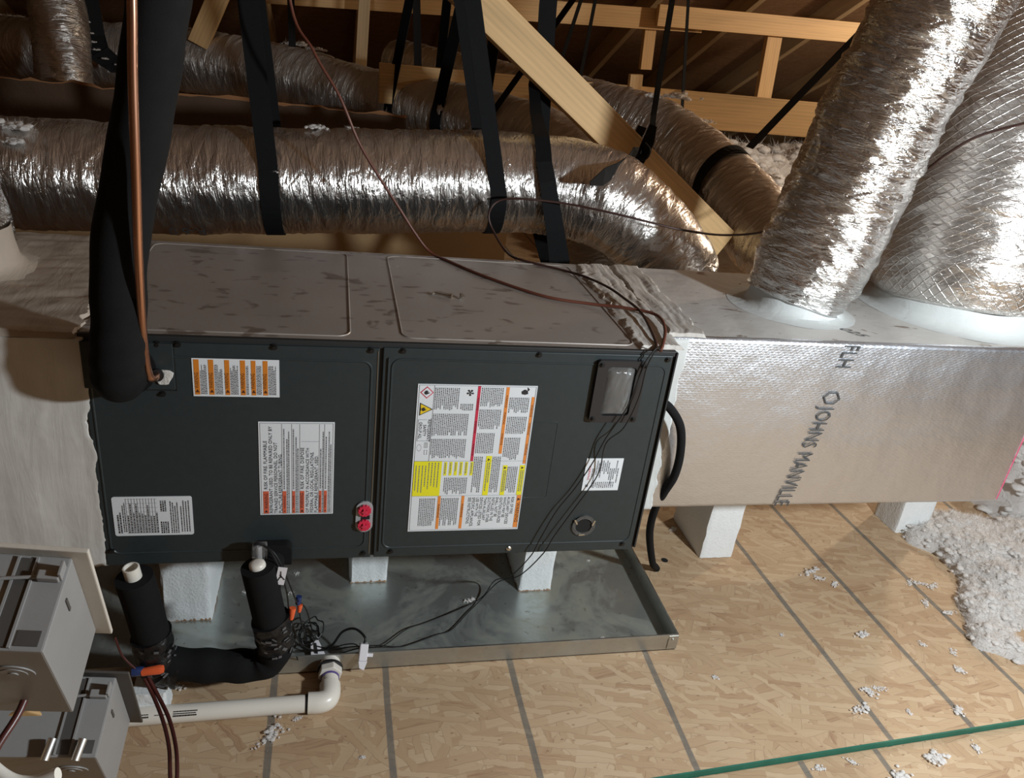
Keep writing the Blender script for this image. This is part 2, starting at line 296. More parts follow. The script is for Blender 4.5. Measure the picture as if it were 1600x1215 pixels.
# periodic value noise (numpy)
TAB = RNG.rand(256, 256)
def vnoise(u, v, pv=None):
    ui = np.floor(u).astype(int); vi = np.floor(v).astype(int); fu = u - ui; fv = v - vi
    fu = fu * fu * (3 - 2 * fu); fv = fv * fv * (3 - 2 * fv)
    v1 = vi + 1
    if pv: vi = vi % pv; v1 = v1 % pv
    g = lambda a, b: TAB[a % 256, b % 256]
    return (g(ui, vi) * (1 - fu) + g(ui + 1, vi) * fu) * (1 - fv) + (g(ui, v1) * (1 - fu) + g(ui + 1, v1) * fu) * fv
def flex_duct(name, path, r, mt, parent=None, amp=1.0, seg=96, ds=.006, seed=0, bulge=0.0, cap=True):
    """foil jacket: a tube with gathered wrinkles, UV in metres (u along, v around)"""
    P = [V(p) for p in path]; d = [0]
    for i in range(1, len(P)): d.append(d[-1] + (P[i] - P[i - 1]).length)
    n = max(8, int(d[-1] / ds)); A = np.array([tuple(p) for p in P]); t = np.linspace(0, d[-1], n)
    Q = np.stack([np.interp(t, d, A[:, k]) for k in range(3)], -1)
    R = np.interp(t, d, r) if isinstance(r, (list, tuple, np.ndarray)) else np.full(n, r)
    fr = frames([V(q) for q in Q]); a = np.array([tuple(f[1]) for f in fr]); b = np.array([tuple(f[2]) for f in fr])
    th = np.linspace(0, 2 * np.pi, seg, endpoint=False); U, TH = np.meshgrid(t, th, indexing='ij'); v = TH / (2 * np.pi)
    s = seed * 17.3
    wob = vnoise(U * 14 + s, v * 6, 6) * 1.6
    h = .0055 * (1 - 2 * np.abs(vnoise(U * 34 + wob * 2 + s, v * 7 + 0, 7) - .5)) ** 1.5
    h += .0035 * (1 - 2 * np.abs(vnoise(U * 75 + wob * 3 + s, v * 12, 12) - .5)) ** 2
    h += .0060 * (vnoise(U * 9 + s, v * 9, 9) - .5)
    h += .010 * (vnoise(U * 4 + s, v * 4, 4) - .5)
    h += .0028 * (vnoise(U * 60 + s, v * 30, 30) - .5)
    h = h * amp + bulge * np.sin(U * 2 * np.pi / .16 + s) ** 2
    RR = R[:, None] + h
    X = Q[:, None, :] + RR[..., None] * (np.cos(TH)[..., None] * a[:, None, :] + np.sin(TH)[..., None] * b[:, None, :])
    vs = X.reshape(-1, 3); i, k = np.meshgrid(np.arange(n - 1), np.arange(seg), indexing='ij'); k2 = (k + 1) % seg
    F = np.stack([i * seg + k, i * seg + k2, (i + 1) * seg + k2, (i + 1) * seg + k], -1).reshape(-1, 4)
    me = bpy.data.meshes.new(name); fl = F.tolist()
    if cap: fl += [list(range(seg))[::-1], [(n - 1) * seg + q for q in range(seg)]]
    me.from_pydata(vs.tolist(), [], fl); uv = me.uv_layers.new(name='UVMap')
    rm = float(np.mean(R)); uvs = np.zeros((len(me.loops), 2)); m4 = len(F) * 4
    uvs[:m4, 0] = np.stack([t[i], t[i], t[i + 1], t[i + 1]], -1).reshape(-1)
    uvs[:m4, 1] = (np.stack([k, k + 1, k + 1, k], -1).reshape(-1)) * (2 * np.pi * rm / seg)
    uv.data.foreach_set('uv', uvs.reshape(-1)); me.materials.append(M[mt]); me.shade_smooth()
    o = bpy.data.objects.new(name, me); COL.objects.link(o)
    if parent is not None: child(o, parent)
    return o
def ribbon(path, wd, width, thick=.0022, n_ease=True):
    """flat webbing along a path; wd = width direction (one or per point)"""
    P = [V(p) for p in path]; mb = MB(); n = len(P); vs = []
    for i in range(n):
        t = (P[min(i + 1, n - 1)] - P[max(i - 1, 0)]).normalized(); wv = V(wd[i]) if isinstance(wd, list) else V(wd)
        wv = (wv - wv.dot(t) * t).normalized(); nn = t.cross(wv)
        wdt = width[i] if isinstance(width, list) else width
        vs += [P[i] + wv * wdt / 2 + nn * thick / 2, P[i] - wv * wdt / 2 + nn * thick / 2, P[i] - wv * wdt / 2 - nn * thick / 2, P[i] + wv * wdt / 2 - nn * thick / 2]
    fs = [(i * 4 + k, i * 4 + (k + 1) % 4, (i + 1) * 4 + (k + 1) % 4, (i + 1) * 4 + k) for i in range(n - 1) for k in range(4)] + [(3, 2, 1, 0), tuple((n - 1) * 4 + k for k in range(4))]
    mb.add(vs, fs); return mb
def deck_z(y): return 3.3 - .445 * y
def strap_loop(c, axis, r, top, label, width=.045, a0=25, back=True, group=None, lean=0.0):
    c = V(c); a = V(axis).normalized(); f = V((0, -1, 0)); f = (f - f.dot(a) * a).normalized(); up = -a.cross(f); up = up if up.z > 0 else -up
    arc = [c + (r + .003) * (math.cos(math.radians(t)) * f + math.sin(math.radians(t)) * up) for t in range(a0, -205 if back else -120, -8)]
    T = V(top); d = T - arc[0]; k = 1.0
    while (arc[0] + d * k).z < deck_z((arc[0] + d * k).y) - .01 and k < 12: k += .01
    path = [arc[0] + d * k * (1 - j / 8) for j in range(8)] + arc
    if back: e = arc[-1]; g = path[0] + V((0, .06, -.03)); path += [e + (g - e) * j / 6 for j in range(1, 7)]
    o = ribbon(path, a, width).build('hanging_strap', 'strap'); return tag(o, label, 'strap', group)
def board(name, p0, p1, wv, w, t, mt):
    """sawn board from p0 to p1; wv = direction of its wide face's width"""
    p0, p1 = V(p0), V(p1); L = (p1 - p0).length; x = (p1 - p0).normalized(); y = V(wv); y = (y - y.dot(x) * x).normalized(); z = x.cross(y)
    mb = MB().box((0, -w / 2, -t / 2), (L, w / 2, t / 2)); o = mb.build(name, mt, bevel=.002)
    mw = Matrix((x, y, z)).transposed().to_4x4(); mw.translation = p0; o.matrix_world = mw; return o

# ================================================================== SETTING
def seam(x): return -.298 + .054 * (x - 1.08)
fl = MB().prism([(-4, seam(-4), 0), (7, seam(7), 0), (7, 7.4, 0), (-4, 7.4, 0)], (0, 0, -.018)).build('floor', 'osb_floor'); struct(fl)
MB().prism([(-4, -5, -.012), (7, -5, -.012), (7, seam(7) - .004, -.012), (-4, seam(-4) - .004, -.012)], (0, 0, -.018)).build('floor_sheet', 'osb_front', fl)
MB().prism([(.6, seam(.6) - .0020, .0012), (7, seam(7) - .0020, .0012), (7, seam(7) + .0015, .0012), (.6, seam(.6) + .0015, .0012)], (0, 0, -.014)).build('painted_edge', 'green', fl, 'dark green painted sheet edge')
hole = MB().tube([(1.264, .335, -.001), (1.264, .335, .0010)], .009, 16).build('floor_hole', 'hole', fl)
# roof deck: a gable roof whose ridge runs along x above the camera
pitch = math.atan(.445)
def slope_board(x, y0, y1, off, mt, par, wd=.038, dp=.14):
    d = V((0, math.cos(pitch), -math.sin(pitch))); nrm = V((0, -math.sin(pitch), -math.cos(pitch)))
    p0 = V((x, y0, deck_z(y0))) + nrm * (dp / 2 + off); p1 = V((x, y1, deck_z(y1))) + nrm * (dp / 2 + off)
    o = board('rafter', p0, p1, nrm, dp, wd, mt); mw = o.matrix_world.copy(); child(o, par); o.matrix_parent_inverse = par.matrix_world.inverted(); o.matrix_world = mw; return o
def deck(name, y0, sgn):
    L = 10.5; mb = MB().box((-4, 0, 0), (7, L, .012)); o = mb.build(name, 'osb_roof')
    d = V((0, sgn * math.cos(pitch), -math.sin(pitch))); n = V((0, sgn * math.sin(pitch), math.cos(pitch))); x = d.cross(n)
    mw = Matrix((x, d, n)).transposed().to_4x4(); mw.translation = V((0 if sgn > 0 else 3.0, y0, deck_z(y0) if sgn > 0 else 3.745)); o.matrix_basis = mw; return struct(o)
ceil = deck('ceiling', -1.0, 1); ceil2 = deck('ceiling_rear', -1.0, -1)
bpy.context.view_layer.update()
for k in range(-8, 8): slope_board(2.28 + .585 * k, .3, 7.2, .001, 'pine_dark', ceil)
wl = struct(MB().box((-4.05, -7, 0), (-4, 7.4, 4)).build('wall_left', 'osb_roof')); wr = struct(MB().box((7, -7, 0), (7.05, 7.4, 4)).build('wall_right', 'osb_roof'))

# ---- lumber of the roof trusses
b = board('truss_chord', (.55, 2.16, .972), (3.55, 2.16, 1.03), (0, 0, 1), .15, .038, 'pine_pale'); tag(b, 'long low pine chord crossing behind the flex ducts, above the loose white insulation', 'beam')
b = board('truss_chord', (.0, 3.2, 1.245), (2.34, 3.22, 1.372), (0, 0, 1), .105, .038, 'pine'); tag(b, 'high pine chord near the roof, its left length with the butt end exposed', 'beam')
b = board('truss_chord', (2.05, 3.155, 1.376), (3.55, 3.175, 1.435), (0, 0, 1), .105, .038, 'pine'); tag(b, 'high pine chord lapped in front of the other, running right behind the foil duct', 'beam')
b = board('truss_web', (2.07, 3.25, 1.10), (2.055, 3.25, 1.335), (1, 0, 0), .065, .038, 'pine'); tag(b, 'upright pine web behind the two black straps, hanging below the high chord', 'beam')
b = board('truss_web', (2.80, 3.20, .98), (2.775, 3.20, 1.365), (1, 0, 0), .09, .038, 'pine'); tag(b, 'upright pine web under the high chord beside the slanted strap and big duct', 'beam')
b = board('web_block', (1.625, 2.13, .93), (1.61, 2.13, 1.115), (1, 0, 0), .055, .03, 'pine_pale'); tag(b, 'short pine block standing up in front of the low chord', 'beam')
b = board('diagonal_brace', (.52, 1.03, 1.445), (1.575, 1.0, .70), (0, .12, 1), .098, .038, 'pine_pale'); tag(b, 'bright diagonal pine brace slanting down to the right with a strap tied on it', 'beam')
b = board('truss_web', (-.215, 2.75, 1.0), (.12, 2.85, 1.75), (1, 0, 0), .085, .038, 'pine'); tag(b, 'short slanted pine web at the top edge left of the wide front strap', 'beam')
b = board('truss_web', (.50, 3.0, .90), (.525, 3.0, 1.9), (1, 0, 0), .055, .038, 'pine_dark'); tag(b, 'thin dim pine web standing above the dusty duct, left of centre', 'beam')

# ================================================================== AIR HANDLER
L, D, Z0, Z1 = .998, .533, .305, .744
ah = thing('air_handler', 'large charcoal metal air handler lying on its side over the drain pan', 'air handler', (L / 2, D / 2, Z0))
MB().box((0, .002, Z0), (L, D, Z1 - .004)).build('cabinet_shell', 'cab_shell', ah, bevel=.002)
# right end flange that shows as a dark edge
MB().box((L - .003, -.004, Z0 + .004), (L + .0, .004, Z1)).build('end_flange', 'cab_shell', ah)
tp = MB().box((.0, .006, Z1 - .005), (L, D, Z1)).build('top_panel', 'cab_top', ah, 'dusty bare metal top', bevel=.0012)
def rrect(x0, x1, y0, y1, r, n=5, z=0, corners=(1, 1, 1, 1)):
    pts = []
    for (cx, cy, a, on) in ((x1 - r, y1 - r, 0, corners[0]), (x0 + r, y1 - r, 90, corners[1]), (x0 + r, y0 + r, 180, corners[2]), (x1 - r, y0 + r, 270, corners[3])):
        if not on: pts.append((x1 if a in (0, 270) else x0, y1 if a in (0, 90) else y0)); continue
        for k in range(n + 1): t = math.radians(a + 90 * k / n); pts.append((cx + r * math.cos(t), cy + r * math.sin(t)))
    return pts
def outline(pts, wd, h, to3, closed=True):
    """raised rounded bead along a 2D outline; to3 maps (x,y,h) to 3D"""
    mb = MB(); n = len(pts); P = [V((p[0], p[1])) for p in pts]; vs = []
    for i in range(n):
        a = P[(i - 1) % n] if closed or i else P[i]; c = P[(i + 1) % n] if closed or i < n - 1 else P[i]
        t = (c - a).normalized(); nn = V((-t.y, t.x))
        for s, hh in ((-wd, 0), (-wd * .4, h), (wd * .4, h), (wd, 0)): q = P[i] + nn * s; vs.append(to3(q.x, q.y, hh))
    fs = [(i * 4 + k, i * 4 + k + 1, ((i + 1) % n) * 4 + k + 1, ((i + 1) % n) * 4 + k) for i in range(n if closed else n - 1) for k in range(3)]
    mb.add(vs, fs); mb.smooth = True; return mb
top3 = lambda x, y, h: (x, y, Z1 + h); front3 = lambda x, z, h: (x, -.004 - h, z)
outline(rrect(-.25, .412, .026, .516, .03, 6)[6:] if False else rrect(.015, .412, .026, .512, .022), .0016, .0016, top3).build('embossed_line', 'cab_top', tp)
outline(rrect(.500, .925, .026, .512, .022), .0016, .0016, top3).build('embossed_line', 'cab_top', tp)
# front panels
MB().box((0, -.001, Z1 - .009), (L - .002, .008, Z1 + .0015)).build('top_flange', 'cab_shell', ah, bevel=.0012)
lp = MB().box((.002, -.004, Z0), (.4605, .003, Z1 - .008)).build('coil_panel', 'cab', ah, bevel=.0016)
rp = MB().box((.4665, -.004, Z0), (L - .009, .003, Z1 - .006)).build('blower_panel', 'cab', ah, bevel=.0016)
outline(rrect(.012, .448, .33, .712, .016), .0022, .0014, front3).build('embossed_line', 'cab', lp)
outline(rrect(.482, .980, .326, .718, .016), .0022, .0014, front3).build('embossed_line', 'cab', rp)
outline(rrect(.742, .790, .435, .600, .006), .001, .0006, front3).build('knockout_outline', 'cab', rp)
MB().box((.4745, -.0075, .32), (.4775, -.003, .72)).build('panel_rib', 'cab', rp, bevel=.001)
outline([(.458, Z1 - .012), (.4585, .62), (.4585, .50), (.4575, .315)], .0009, .0012, front3, False).build('worn_edge', 'zinc', lp, 'bare scratched metal edge')
# line-set cover plate
MB().box((.1375, -.0046, .6515), (.1395, -.0036, .737)).build('plate_gap', 'hole', ah); MB().box((.060, -.0046, .6515), (.1385, -.0036, .6535)).build('plate_gap', 'hole', ah)
cp = MB().box((.004, -.0075, .655), (.1375, -.003, .735)).build('cover_plate', 'cab', ah, bevel=.001)
mb = MB(); pts = [(.121 + .014 * math.cos(t) * (1 + .3 * math.sin(3 * t)), -.0075, .678 + .016 * math.sin(t) * (1 + .2 * math.cos(2 * t))) for t in np.linspace(0, 6.28, 15)[:-1]]
mb.prism(pts, (0, -.004, 0)).build('putty_seal', 'putty', cp, 'white putty blob', bevel=.0015)
MB().tube([(.113, -.006, .684), (.113, -.0125, .684)], .0085, 16).build('pipe_hole', 'hole', cp)
# screws
def screw(x, z, par=ah, mt='screw', y=-.004, r=.0042):
    mb = MB().tube([(x, y + .001, z), (x, y - .0016, z)], r * 1.25, 12).tube([(x, y - .001, z), (x, y - .0048, z)], r * .8, 6); return mb.build('screw', mt, par, smooth=False)
for x, z in ((.145, .7335), (.291, .7335), (.446, .7325), (.447, .316), (.040, .648), (.117, .646), (.115, .7325), (.012, .337)): screw(x, z)
for x, z in ((.499, .7335), (.736, .7335), (.979, .731), (.498, .318), (.967, .320)): screw(x, z)
screw(.730, .317, mt='zinc')
# sight window
sw = thing
fr = MB(); X0, X1, A0, A1 = .845, .938, .605, .729
o_ = rrect(X0, X1, A0, A1, .006, 4); i_ = rrect(.865, .920, .619, .717, .007, 4); n = len(o_)
vs = [(p[0], -.004, p[1]) for p in o_] + [(p[0], -.013, p[1]) for p in o_] + [(p[0], -.013, p[1]) for p in i_] + [(p[0], -.002, p[1]) for p in i_]
fs = [(j * n + k, j * n + (k + 1) % n, ((j + 1) % 4) * n + (k + 1) % n, ((j + 1) % 4) * n + k) for j in range(4) for k in range(n)]
fr.add(vs, fs); sf = fr.build('sight_window_frame', 'black_plastic', ah, 'black window frame', smooth=False)
MB().box((.864, -.0055, .618), (.921, -.0042, .718)).build('window_backing', 'backing', sf)
mb = MB(); nx, nz = 12, 20; vs = []
for j in range(nz + 1):
    for i in range(nx + 1):
        u_, v_ = i / nx * 2 - 1, j / nz * 2 - 1; h = .011 * (1 - abs(u_) ** 6) * (1 - abs(v_) ** 8) ** .8
        vs.append((.8925 + .0265 * u_, -.0075 - h, .668 + .048 * v_))
mb.add(vs, [(j * (nx + 1) + i, j * (nx + 1) + i + 1, (j + 1) * (nx + 1) + i + 1, (j + 1) * (nx + 1) + i) for j in range(nz) for i in range(nx)]); mb.smooth = True
mb.build('window_lens', 'lens', sf, 'clear plastic lens')
for x, z in ((.852, .721), (.931, .721), (.852, .612), (.931, .612)): screw(x, z, sf, y=-.013, r=.0038)
# round port
def ring(c, r0, r1, y0, y1, seg=28):
    mb = MB(); vs = []
    for (r, y) in ((r0, y0), (r0, y1), (r1, y1), (r1, y0)): vs += [(c[0] + r * math.cos(2 * math.pi * k / seg), y, c[1] + r * math.sin(2 * math.pi * k / seg)) for k in range(seg)]
    mb.add(vs, [(j * seg + k, j * seg + (k + 1) % seg, ((j + 1) % 4) * seg + (k + 1) % seg, ((j + 1) % 4) * seg + k) for j in range(4) for k in range(seg)]); return mb
pr = ring((.876, .3685), .017, .024, -.004, -.008).build('port_ring', 'lens', ah, 'clear round port ring', smooth=True)
MB().tube([(.876, -.0042, .3685), (.876, -.0055, .3685)], .0175, 24).build('port_plug', 'hole', pr)
for a in (20, 150, 265): MB().box((-.006, -.001, -.0015), (.006, 0, .0015), Matrix.Translation((.876 + .0205 * math.cos(math.radians(a)), -.0082, .3685 + .0205 * math.sin(math.radians(a)))) @ Matrix.Rotation(math.radians(a + 90), 4, 'Y')).build('port_tab', 'zinc', pr)
# red test plugs
bk = MB().prism([(p[0], -.004, p[1]) for p in rrect(.4305, .4615, .367, .4335, .0154, 8)], (0, -.004, 0)).build('plug_bracket', 'grey_bracket', ah, 'grey bracket with two red plugs', bevel=.001)
for z in (.4165, .3845):
    pts = [((.446 + (.0125 if k % 2 else .0108) * math.cos(2 * math.pi * k / 24)), -.008, z + (.0125 if k % 2 else .0108) * math.sin(2 * math.pi * k / 24)) for k in range(24)]
    c_ = MB().prism(pts, (0, -.006, 0)).build('red_plug', 'red_cap', ah, 'red plastic plug', bevel=.0008)
    st = [((.446 + (.0062 if k % 2 else .0032) * math.cos(2 * math.pi * k / 10)), -.014, z + (.0062 if k % 2 else .0032) * math.sin(2 * math.pi * k / 10)) for k in range(10)]
    MB().prism(st, (0, -.003, 0)).build('star_grip', 'crimson', c_)
MB().box((.441, -.0095, .396), (.456, -.0075, .405)).build('bracket_slot', 'hole', bk)

# ---- labels (stuck on: parts of the air handler)
_tc = {}
def text_geo(s):
    if s in _tc: return _tc[s]
    c = bpy.data.curves.new('t', 'FONT'); c.body = s; c.resolution_u = 2; o = bpy.data.objects.new('t', c); COL.objects.link(o)
    dg = bpy.context.evaluated_depsgraph_get(); dg.update(); me = o.evaluated_get(dg).to_mesh()
    vs = [(v.co.x, v.co.y) for v in me.vertices]; fs = [tuple(p.vertices) for p in me.polygons]
    o.evaluated_get(dg).to_mesh_clear(); bpy.data.objects.remove(o); bpy.data.curves.remove(c)
    wd = max((v[0] for v in vs), default=0); _tc[s] = (vs, fs, wd); return _tc[s]
class Print:
    """flat print on a face: to3(s, t, h) maps metres right / metres down from the top-left corner"""
    def __init__(s, to3): s.to3 = to3; s.mb = MB()
    def rect(s, a, b, c, d, h=.0004): s.mb.add([s.to3(a, b, h), s.to3(c, b, h), s.to3(c, d, h), s.to3(a, d, h)], [(0, 1, 2, 3)]); return s
    def poly(s, pts, h=.0004): s.mb.add([s.to3(p[0], p[1], h) for p in pts], [tuple(range(len(pts)))]); return s
    def each(s, name, mt, par):
        for f in s.mb.f: q = MB(); q.add([s.mb.v[i] for i in f], [tuple(range(len(f)))]); q.build(name, mt, par)
    def text(s, body, a, b, size, rot=0, width=None, h=.0007):
        vs, fs, wd = text_geo(body); kx = (width / wd) if width and wd else size
        out = []
        for x, y in vs:
            x *= kx; y *= size
            q = {0: (x, -y), 90: (-y * -1 * -1, -x), -90: (y, x)}[rot]   # 90: reads upward, -90: reads downward
            out.append(s.to3(a + q[0], b + q[1], h))
        s.mb.add(out, fs); return s
    def greek(s, a, b, length, n, pitch, th, vertical=True, direction=1, fill=.95, h=.0006):
        """n lines of tiny word-like dashes, too small to read"""
        for i in range(n):
            ln = length * (random.uniform(.72, 1) if random.random() < .4 else fill); p = 0
            while p < ln:
                wl_ = min(random.uniform(.0012, .0045), ln - p)
                if vertical: s.rect(a + i * pitch, b + direction * p, a + i * pitch + th, b + direction * (p + wl_), h)
                else: s.rect(a + p, b + i * pitch, a + p + wl_, b + i * pitch + th, h)
                p += wl_ + .0007
        return s
def sheet(name, x0, x1, z1, z0, lab, r=.0):
    pts = rrect(x0, x1, z0, z1, r, 4) if r else [(x0, z0), (x1, z0), (x1, z1), (x0, z1)]
    return MB().prism([(p[0], -.0038, p[1]) for p in pts], (0, -.0014, 0)).build(name, 'paper', ah, lab), (lambda s, t, h: (x0 + s, -.0052 - h, z1 - t))
def tri_mark(pr, s, t, k, rot=0):
    P = [(0, -k), (k * .9, k * .7), (-k * .9, k * .7)]; c, sn = math.cos(math.radians(rot)), math.sin(math.radians(rot))
    pr.poly([(s + a * c - b_ * sn, t + a * sn + b_ * c) for a, b_ in P], .0007)
# 1 orange banded label
W, H = .134, .0695
sh, t3 = sheet('warning_label', .1640, .2985, .7125, .643, 'white label with six orange warning bands')
bd, ink, br = Print(t3), Print(t3), Print(t3)
bands = [(.02, .08), (.185, .245), (.37, .425), (.55, .608), (.675, .728), (.812, .868)]
for i, (a, b_) in enumerate(bands):
    bd.rect(a * W, .05 * H, b_ * W, .955 * H); br.text('WARNING', (b_ - .014) * W, .79 * H, .0085, 90, .028); tri_mark(br, (a + b_) / 2 * W, .86 * H, .0034, -90 + 90)
    nx_ = bands[i + 1][0] if i < 5 else .985; k = int((nx_ - b_ - .02) * W / .0021)
    ink.greek((b_ + .012) * W, .94 * H, .80 * H, k, .0021, .0010, True, -1)
bd.each('orange_band', 'orange_deep', sh); br.mb.build('warning_words', 'ink_brown', sh, kind='stuff'); ink.mb.build('fine_print', 'ink_grey', sh, kind='stuff')
# 2 fire label
W, H = .1265, .189
sh, t3 = sheet('warning_label', .2632, .3895, .5965, .4075, 'tall white label about fire risk, red boxes along its foot')
bd, ink, tx = Print(t3), Print(t3), Print(t3)
for a, b_, big in ((.045, .12, 1), (.305, .355, 0), (.435, .475, 0), (.54, .60, 1), (.80, .835, 0), (.868, .91, 0)):
    bd.rect(a * W, .735 * H, b_ * W, .985 * H); tx.text('WARNING', (b_ - .012) * W, .93 * H, .0085 if big else .004, 90, .032 if big else .027); tri_mark(tx, (a + b_) / 2 * W, .96 * H, .003 if big else .0016)
for s_, t_, body, wd in ((.105, .715, 'RISK OF FIRE. FLAMMABLE', .52), (.175, .98, 'REFRIGERANT USED. TO BE REPAIRED ONLY BY', .935), (.24, .98, 'TRAINED SERVICE PERSONNEL. DO NOT', .77), (.30, .98, 'PUNCTURE REFRIGERANT TUBING.', .65),
                         (.595, .715, 'RISK OF FIRE. DISPOSE', .45), (.665, .98, 'OF PROPERLY IN ACCORDANCE WITH', .71), (.725, .98, 'FEDERAL OR LOCAL REGULATIONS.', .67), (.785, .98, 'FLAMMABLE REFRIGERANT USED.', .63)):
    tx.text(body, s_ * W, t_ * H, .0080, 90, wd * H)
for s_, t_, ln, n_ in ((.325, .715, .68, 1), (.365, .98, .93, 2), (.45, .715, .68, 1), (.485, .98, .9, 2), (.815, .715, .6, 1), (.845, .98, .93, 1), (.885, .715, .6, 1), (.925, .98, .93, 2)):
    ink.greek(s_ * W, t_ * H, ln * H, n_, .0030, .0016, True, -1)
for s_ in (.305, .435, .54, .80, .868): ink.rect(s_ * W - .0005, .02 * H, s_ * W, .98 * H)
for q in ((.02, .012, .98, .016), (.02, .984, .98, .988), (.02, .012, .024, .988), (.976, .012, .98, .988)): ink.rect(q[0] * W, q[1] * H, q[2] * W, q[3] * H)
ink.rect(.56 * W, .20 * H, .80 * W, .203 * H)
bd.each('red_box', 'red_orange', sh); tx.mb.build('warning_words', 'ink', sh, kind='stuff'); ink.mb.build('fine_print', 'ink_grey', sh, kind='stuff')
# 3 specification plate
W, H = .128, .080
sh, t3 = sheet('specification_label', .0220, .1500, .4490, .3685, 'grey printed specification label with rounded corners', .004)
ink, gr = Print(t3), Print(t3)
for i in range(11): gr.rect((.17 + .036 * i) * W, .04 * H, (.174 + .036 * i) * W, .94 * H)
for i in range(9): gr.rect(.17 * W, (.05 + .11 * i) * H, .56 * W, (.055 + .11 * i) * H)
ink.greek(.05 * W, .93 * H, .55 * H, 2, .0040, .0022, True, -1); ink.greek(.12 * W, .90 * H, .80 * H, 2, .0032, .0014, True, -1)
for i in range(11): ink.greek((.183 + .036 * i) * W, .93 * H, random.uniform(.45, .85) * H, 1, .003, .0016, True, -1)
ink.greek(.59 * W, .95 * H, .32 * H, 4, .0035, .0019, True, -1); ink.greek(.60 * W, .38 * H, .30 * H, 3, .0035, .0020, True, -1); ink.greek(.72 * W, .95 * H, .85 * H, 4, .0036, .0014, True, -1); ink.greek(.85 * W, .92 * H, .86 * H, 4, .0042, .0015, True, -1)
gr.mb.build('ruled_lines', 'ink_grey', sh, kind='stuff'); ink.mb.build('fine_print', 'ink', sh, kind='stuff')
# 4 large instruction label
W, H = .2135, .3095
sh, t3 = sheet('instruction_label', .5280, .7415, .6730, .3635, 'largest white label with orange, red and yellow strips')
orng, yel, crm, amb, ink, tx, red = [Print(t3) for _ in range(7)]
orng.rect(.735 * W, .01 * H, .762 * W, .45 * H).rect(.962 * W, .07 * H, .985 * W, .52 * H).rect(.952 * W, .745 * H, .992 * W, .985 * H).rect(.243 * W, .745 * H, .268 * W, .985 * H).rect(.452 * W, .745 * H, .477 * W, .985 * H)
crm.rect(.495 * W, .005 * H, .519 * W, .50 * H)
yel.rect(.012 * W, .50 * H, .252 * W, .743 * H)
for s_ in (.285, .33, .375, .42, .466, .513): yel.rect((s_ - .012) * W, .505 * H, (s_ + .012) * W, .60 * H); ink.greek((s_ - .006) * W, .512 * H, .08 * H, 1, .002, .0016)
yel.rect(.632 * W, .465 * H, .682 * W, .743 * H).rect(.79 * W, .53 * H, .83 * W, .743 * H).rect(.942 * W, .53 * H, .988 * W, .743 * H)
for s_, t_ in ((.657, .49), (.81, .548), (.965, .548)): tri_mark(tx, s_ * W, t_ * H, .003, 90)
for s_, t_, ln in ((.645, .51, .21), (.662, .51, .15), (.80, .565, .16), (.815, .565, .16), (.953, .565, .16), (.97, .565, .16)): ink.greek(s_ * W, t_ * H, ln * H, 1, .002, .0018)
for i in range(8): ink.greek((.03 + .027 * i) * W, (.51 if i > 3 else .53) * H, random.uniform(.16, .22) * H, 1, .002, .0017)
# blocks of fine print
for a, b_, c, d in ((.145, .355, .02, .165), (.145, .455, .185, .335), (.145, .46, .35, .485), (.365, .48, .12, .165), (.53, .725, .015, .14), (.53, .725, .155, .29), (.53, .70, .31, .455), (.775, .955, .075, .18), (.775, .955, .20, .32), (.775, .93, .34, .50),
                    (.285, .50, .615, .735), (.53, .625, .47, .735), (.69, .785, .47, .735), (.835, .935, .54, .735), (.085, .235, .76, .97), (.275, .445, .76, .97)):
    ink.greek(a * W, c * H, (d - c) * H, int((b_ - a) * W / .0034), .0034, .0015)
for i, (body, wd) in enumerate((('RISK OF FIRE', .125), ('AUXILIARY DEVICES', .20), ('WHICH MAY BE', .15), ('IGNITION SOURCES', .19), ('SHALL NOT BE', .145), ('INSTALLED IN THE', .175), ('DUCTWORK, OTHER', .185), ('THAN AUXILIARY', .17), ('DEVICES LISTED FOR', .21), ('USE WITH THE', .14), ('SPECIFIC APPLIANCE.', .215), ('SEE INSTRUCTIONS.', .195))):
    tx.text(body, (.905 - .0355 * i) * W, .757 * H, .0078, -90, wd * H)
tx.text('WARNING', .959 * W, .80 * H, .0085, -90, .145 * H); tri_mark(tx, .972 * W, .775 * H, .0035, 90)
for s_, t_, ln in ((.249, .80, .0017), (.458, .80, .0017)): tx.text('WARNING', s_ * W, t_ * H, .005, -90, .10 * H)
for s_, t_ in ((.741, .06), (.741, .17), (.741, .31), (.501, .08), (.501, .23), (.501, .38), (.968, .12), (.968, .24), (.968, .38)): tx.text('WARNING', s_ * W, t_ * H, .0045, -90, .08 * H)
# pictograms
dm = lambda k: [(.077 * W + k * a, .052 * H + k * b_) for a, b_ in ((0, -1), (1, 0), (0, 1), (-1, 0))]
red.poly(dm(.0118), .0004); wh = Print(t3); wh.poly(dm(.0096), .0006)
flame = [(-.0035, .003), (-.0042, 0), (-.002, -.003), (-.0012, -.0005), (.0005, -.0055), (.003, -.001), (.0042, .001), (.003, .004), (0, .005)]
tx.poly([(.077 * W - b_, .052 * H + a) for a, b_ in flame], .0009)
tri = lambda k: [(.066 * W - .0085 * k, .158 * H - .0128 * k), (.066 * W + .0150 * k, .158 * H), (.066 * W - .0085 * k, .158 * H + .0128 * k)]
tx.poly(tri(1.0), .0004); amb.poly(tri(.80), .0006); tx.poly([(.062 * W - b_ * .9, .158 * H + a * .9) for a, b_ in flame], .0009); tx.rect(.035 * W, .148 * H, .038 * W, .168 * H, .0009)
for i, (b_, wd) in enumerate((('REFRIGERANT', .145), ('SAFETY', .075), ('GROUP A2L', .11))): tx.text(b_, (.105 - .036 * i) * W, (.222 + (.145 - wd) / 2) * H, .0075, -90, wd * H)
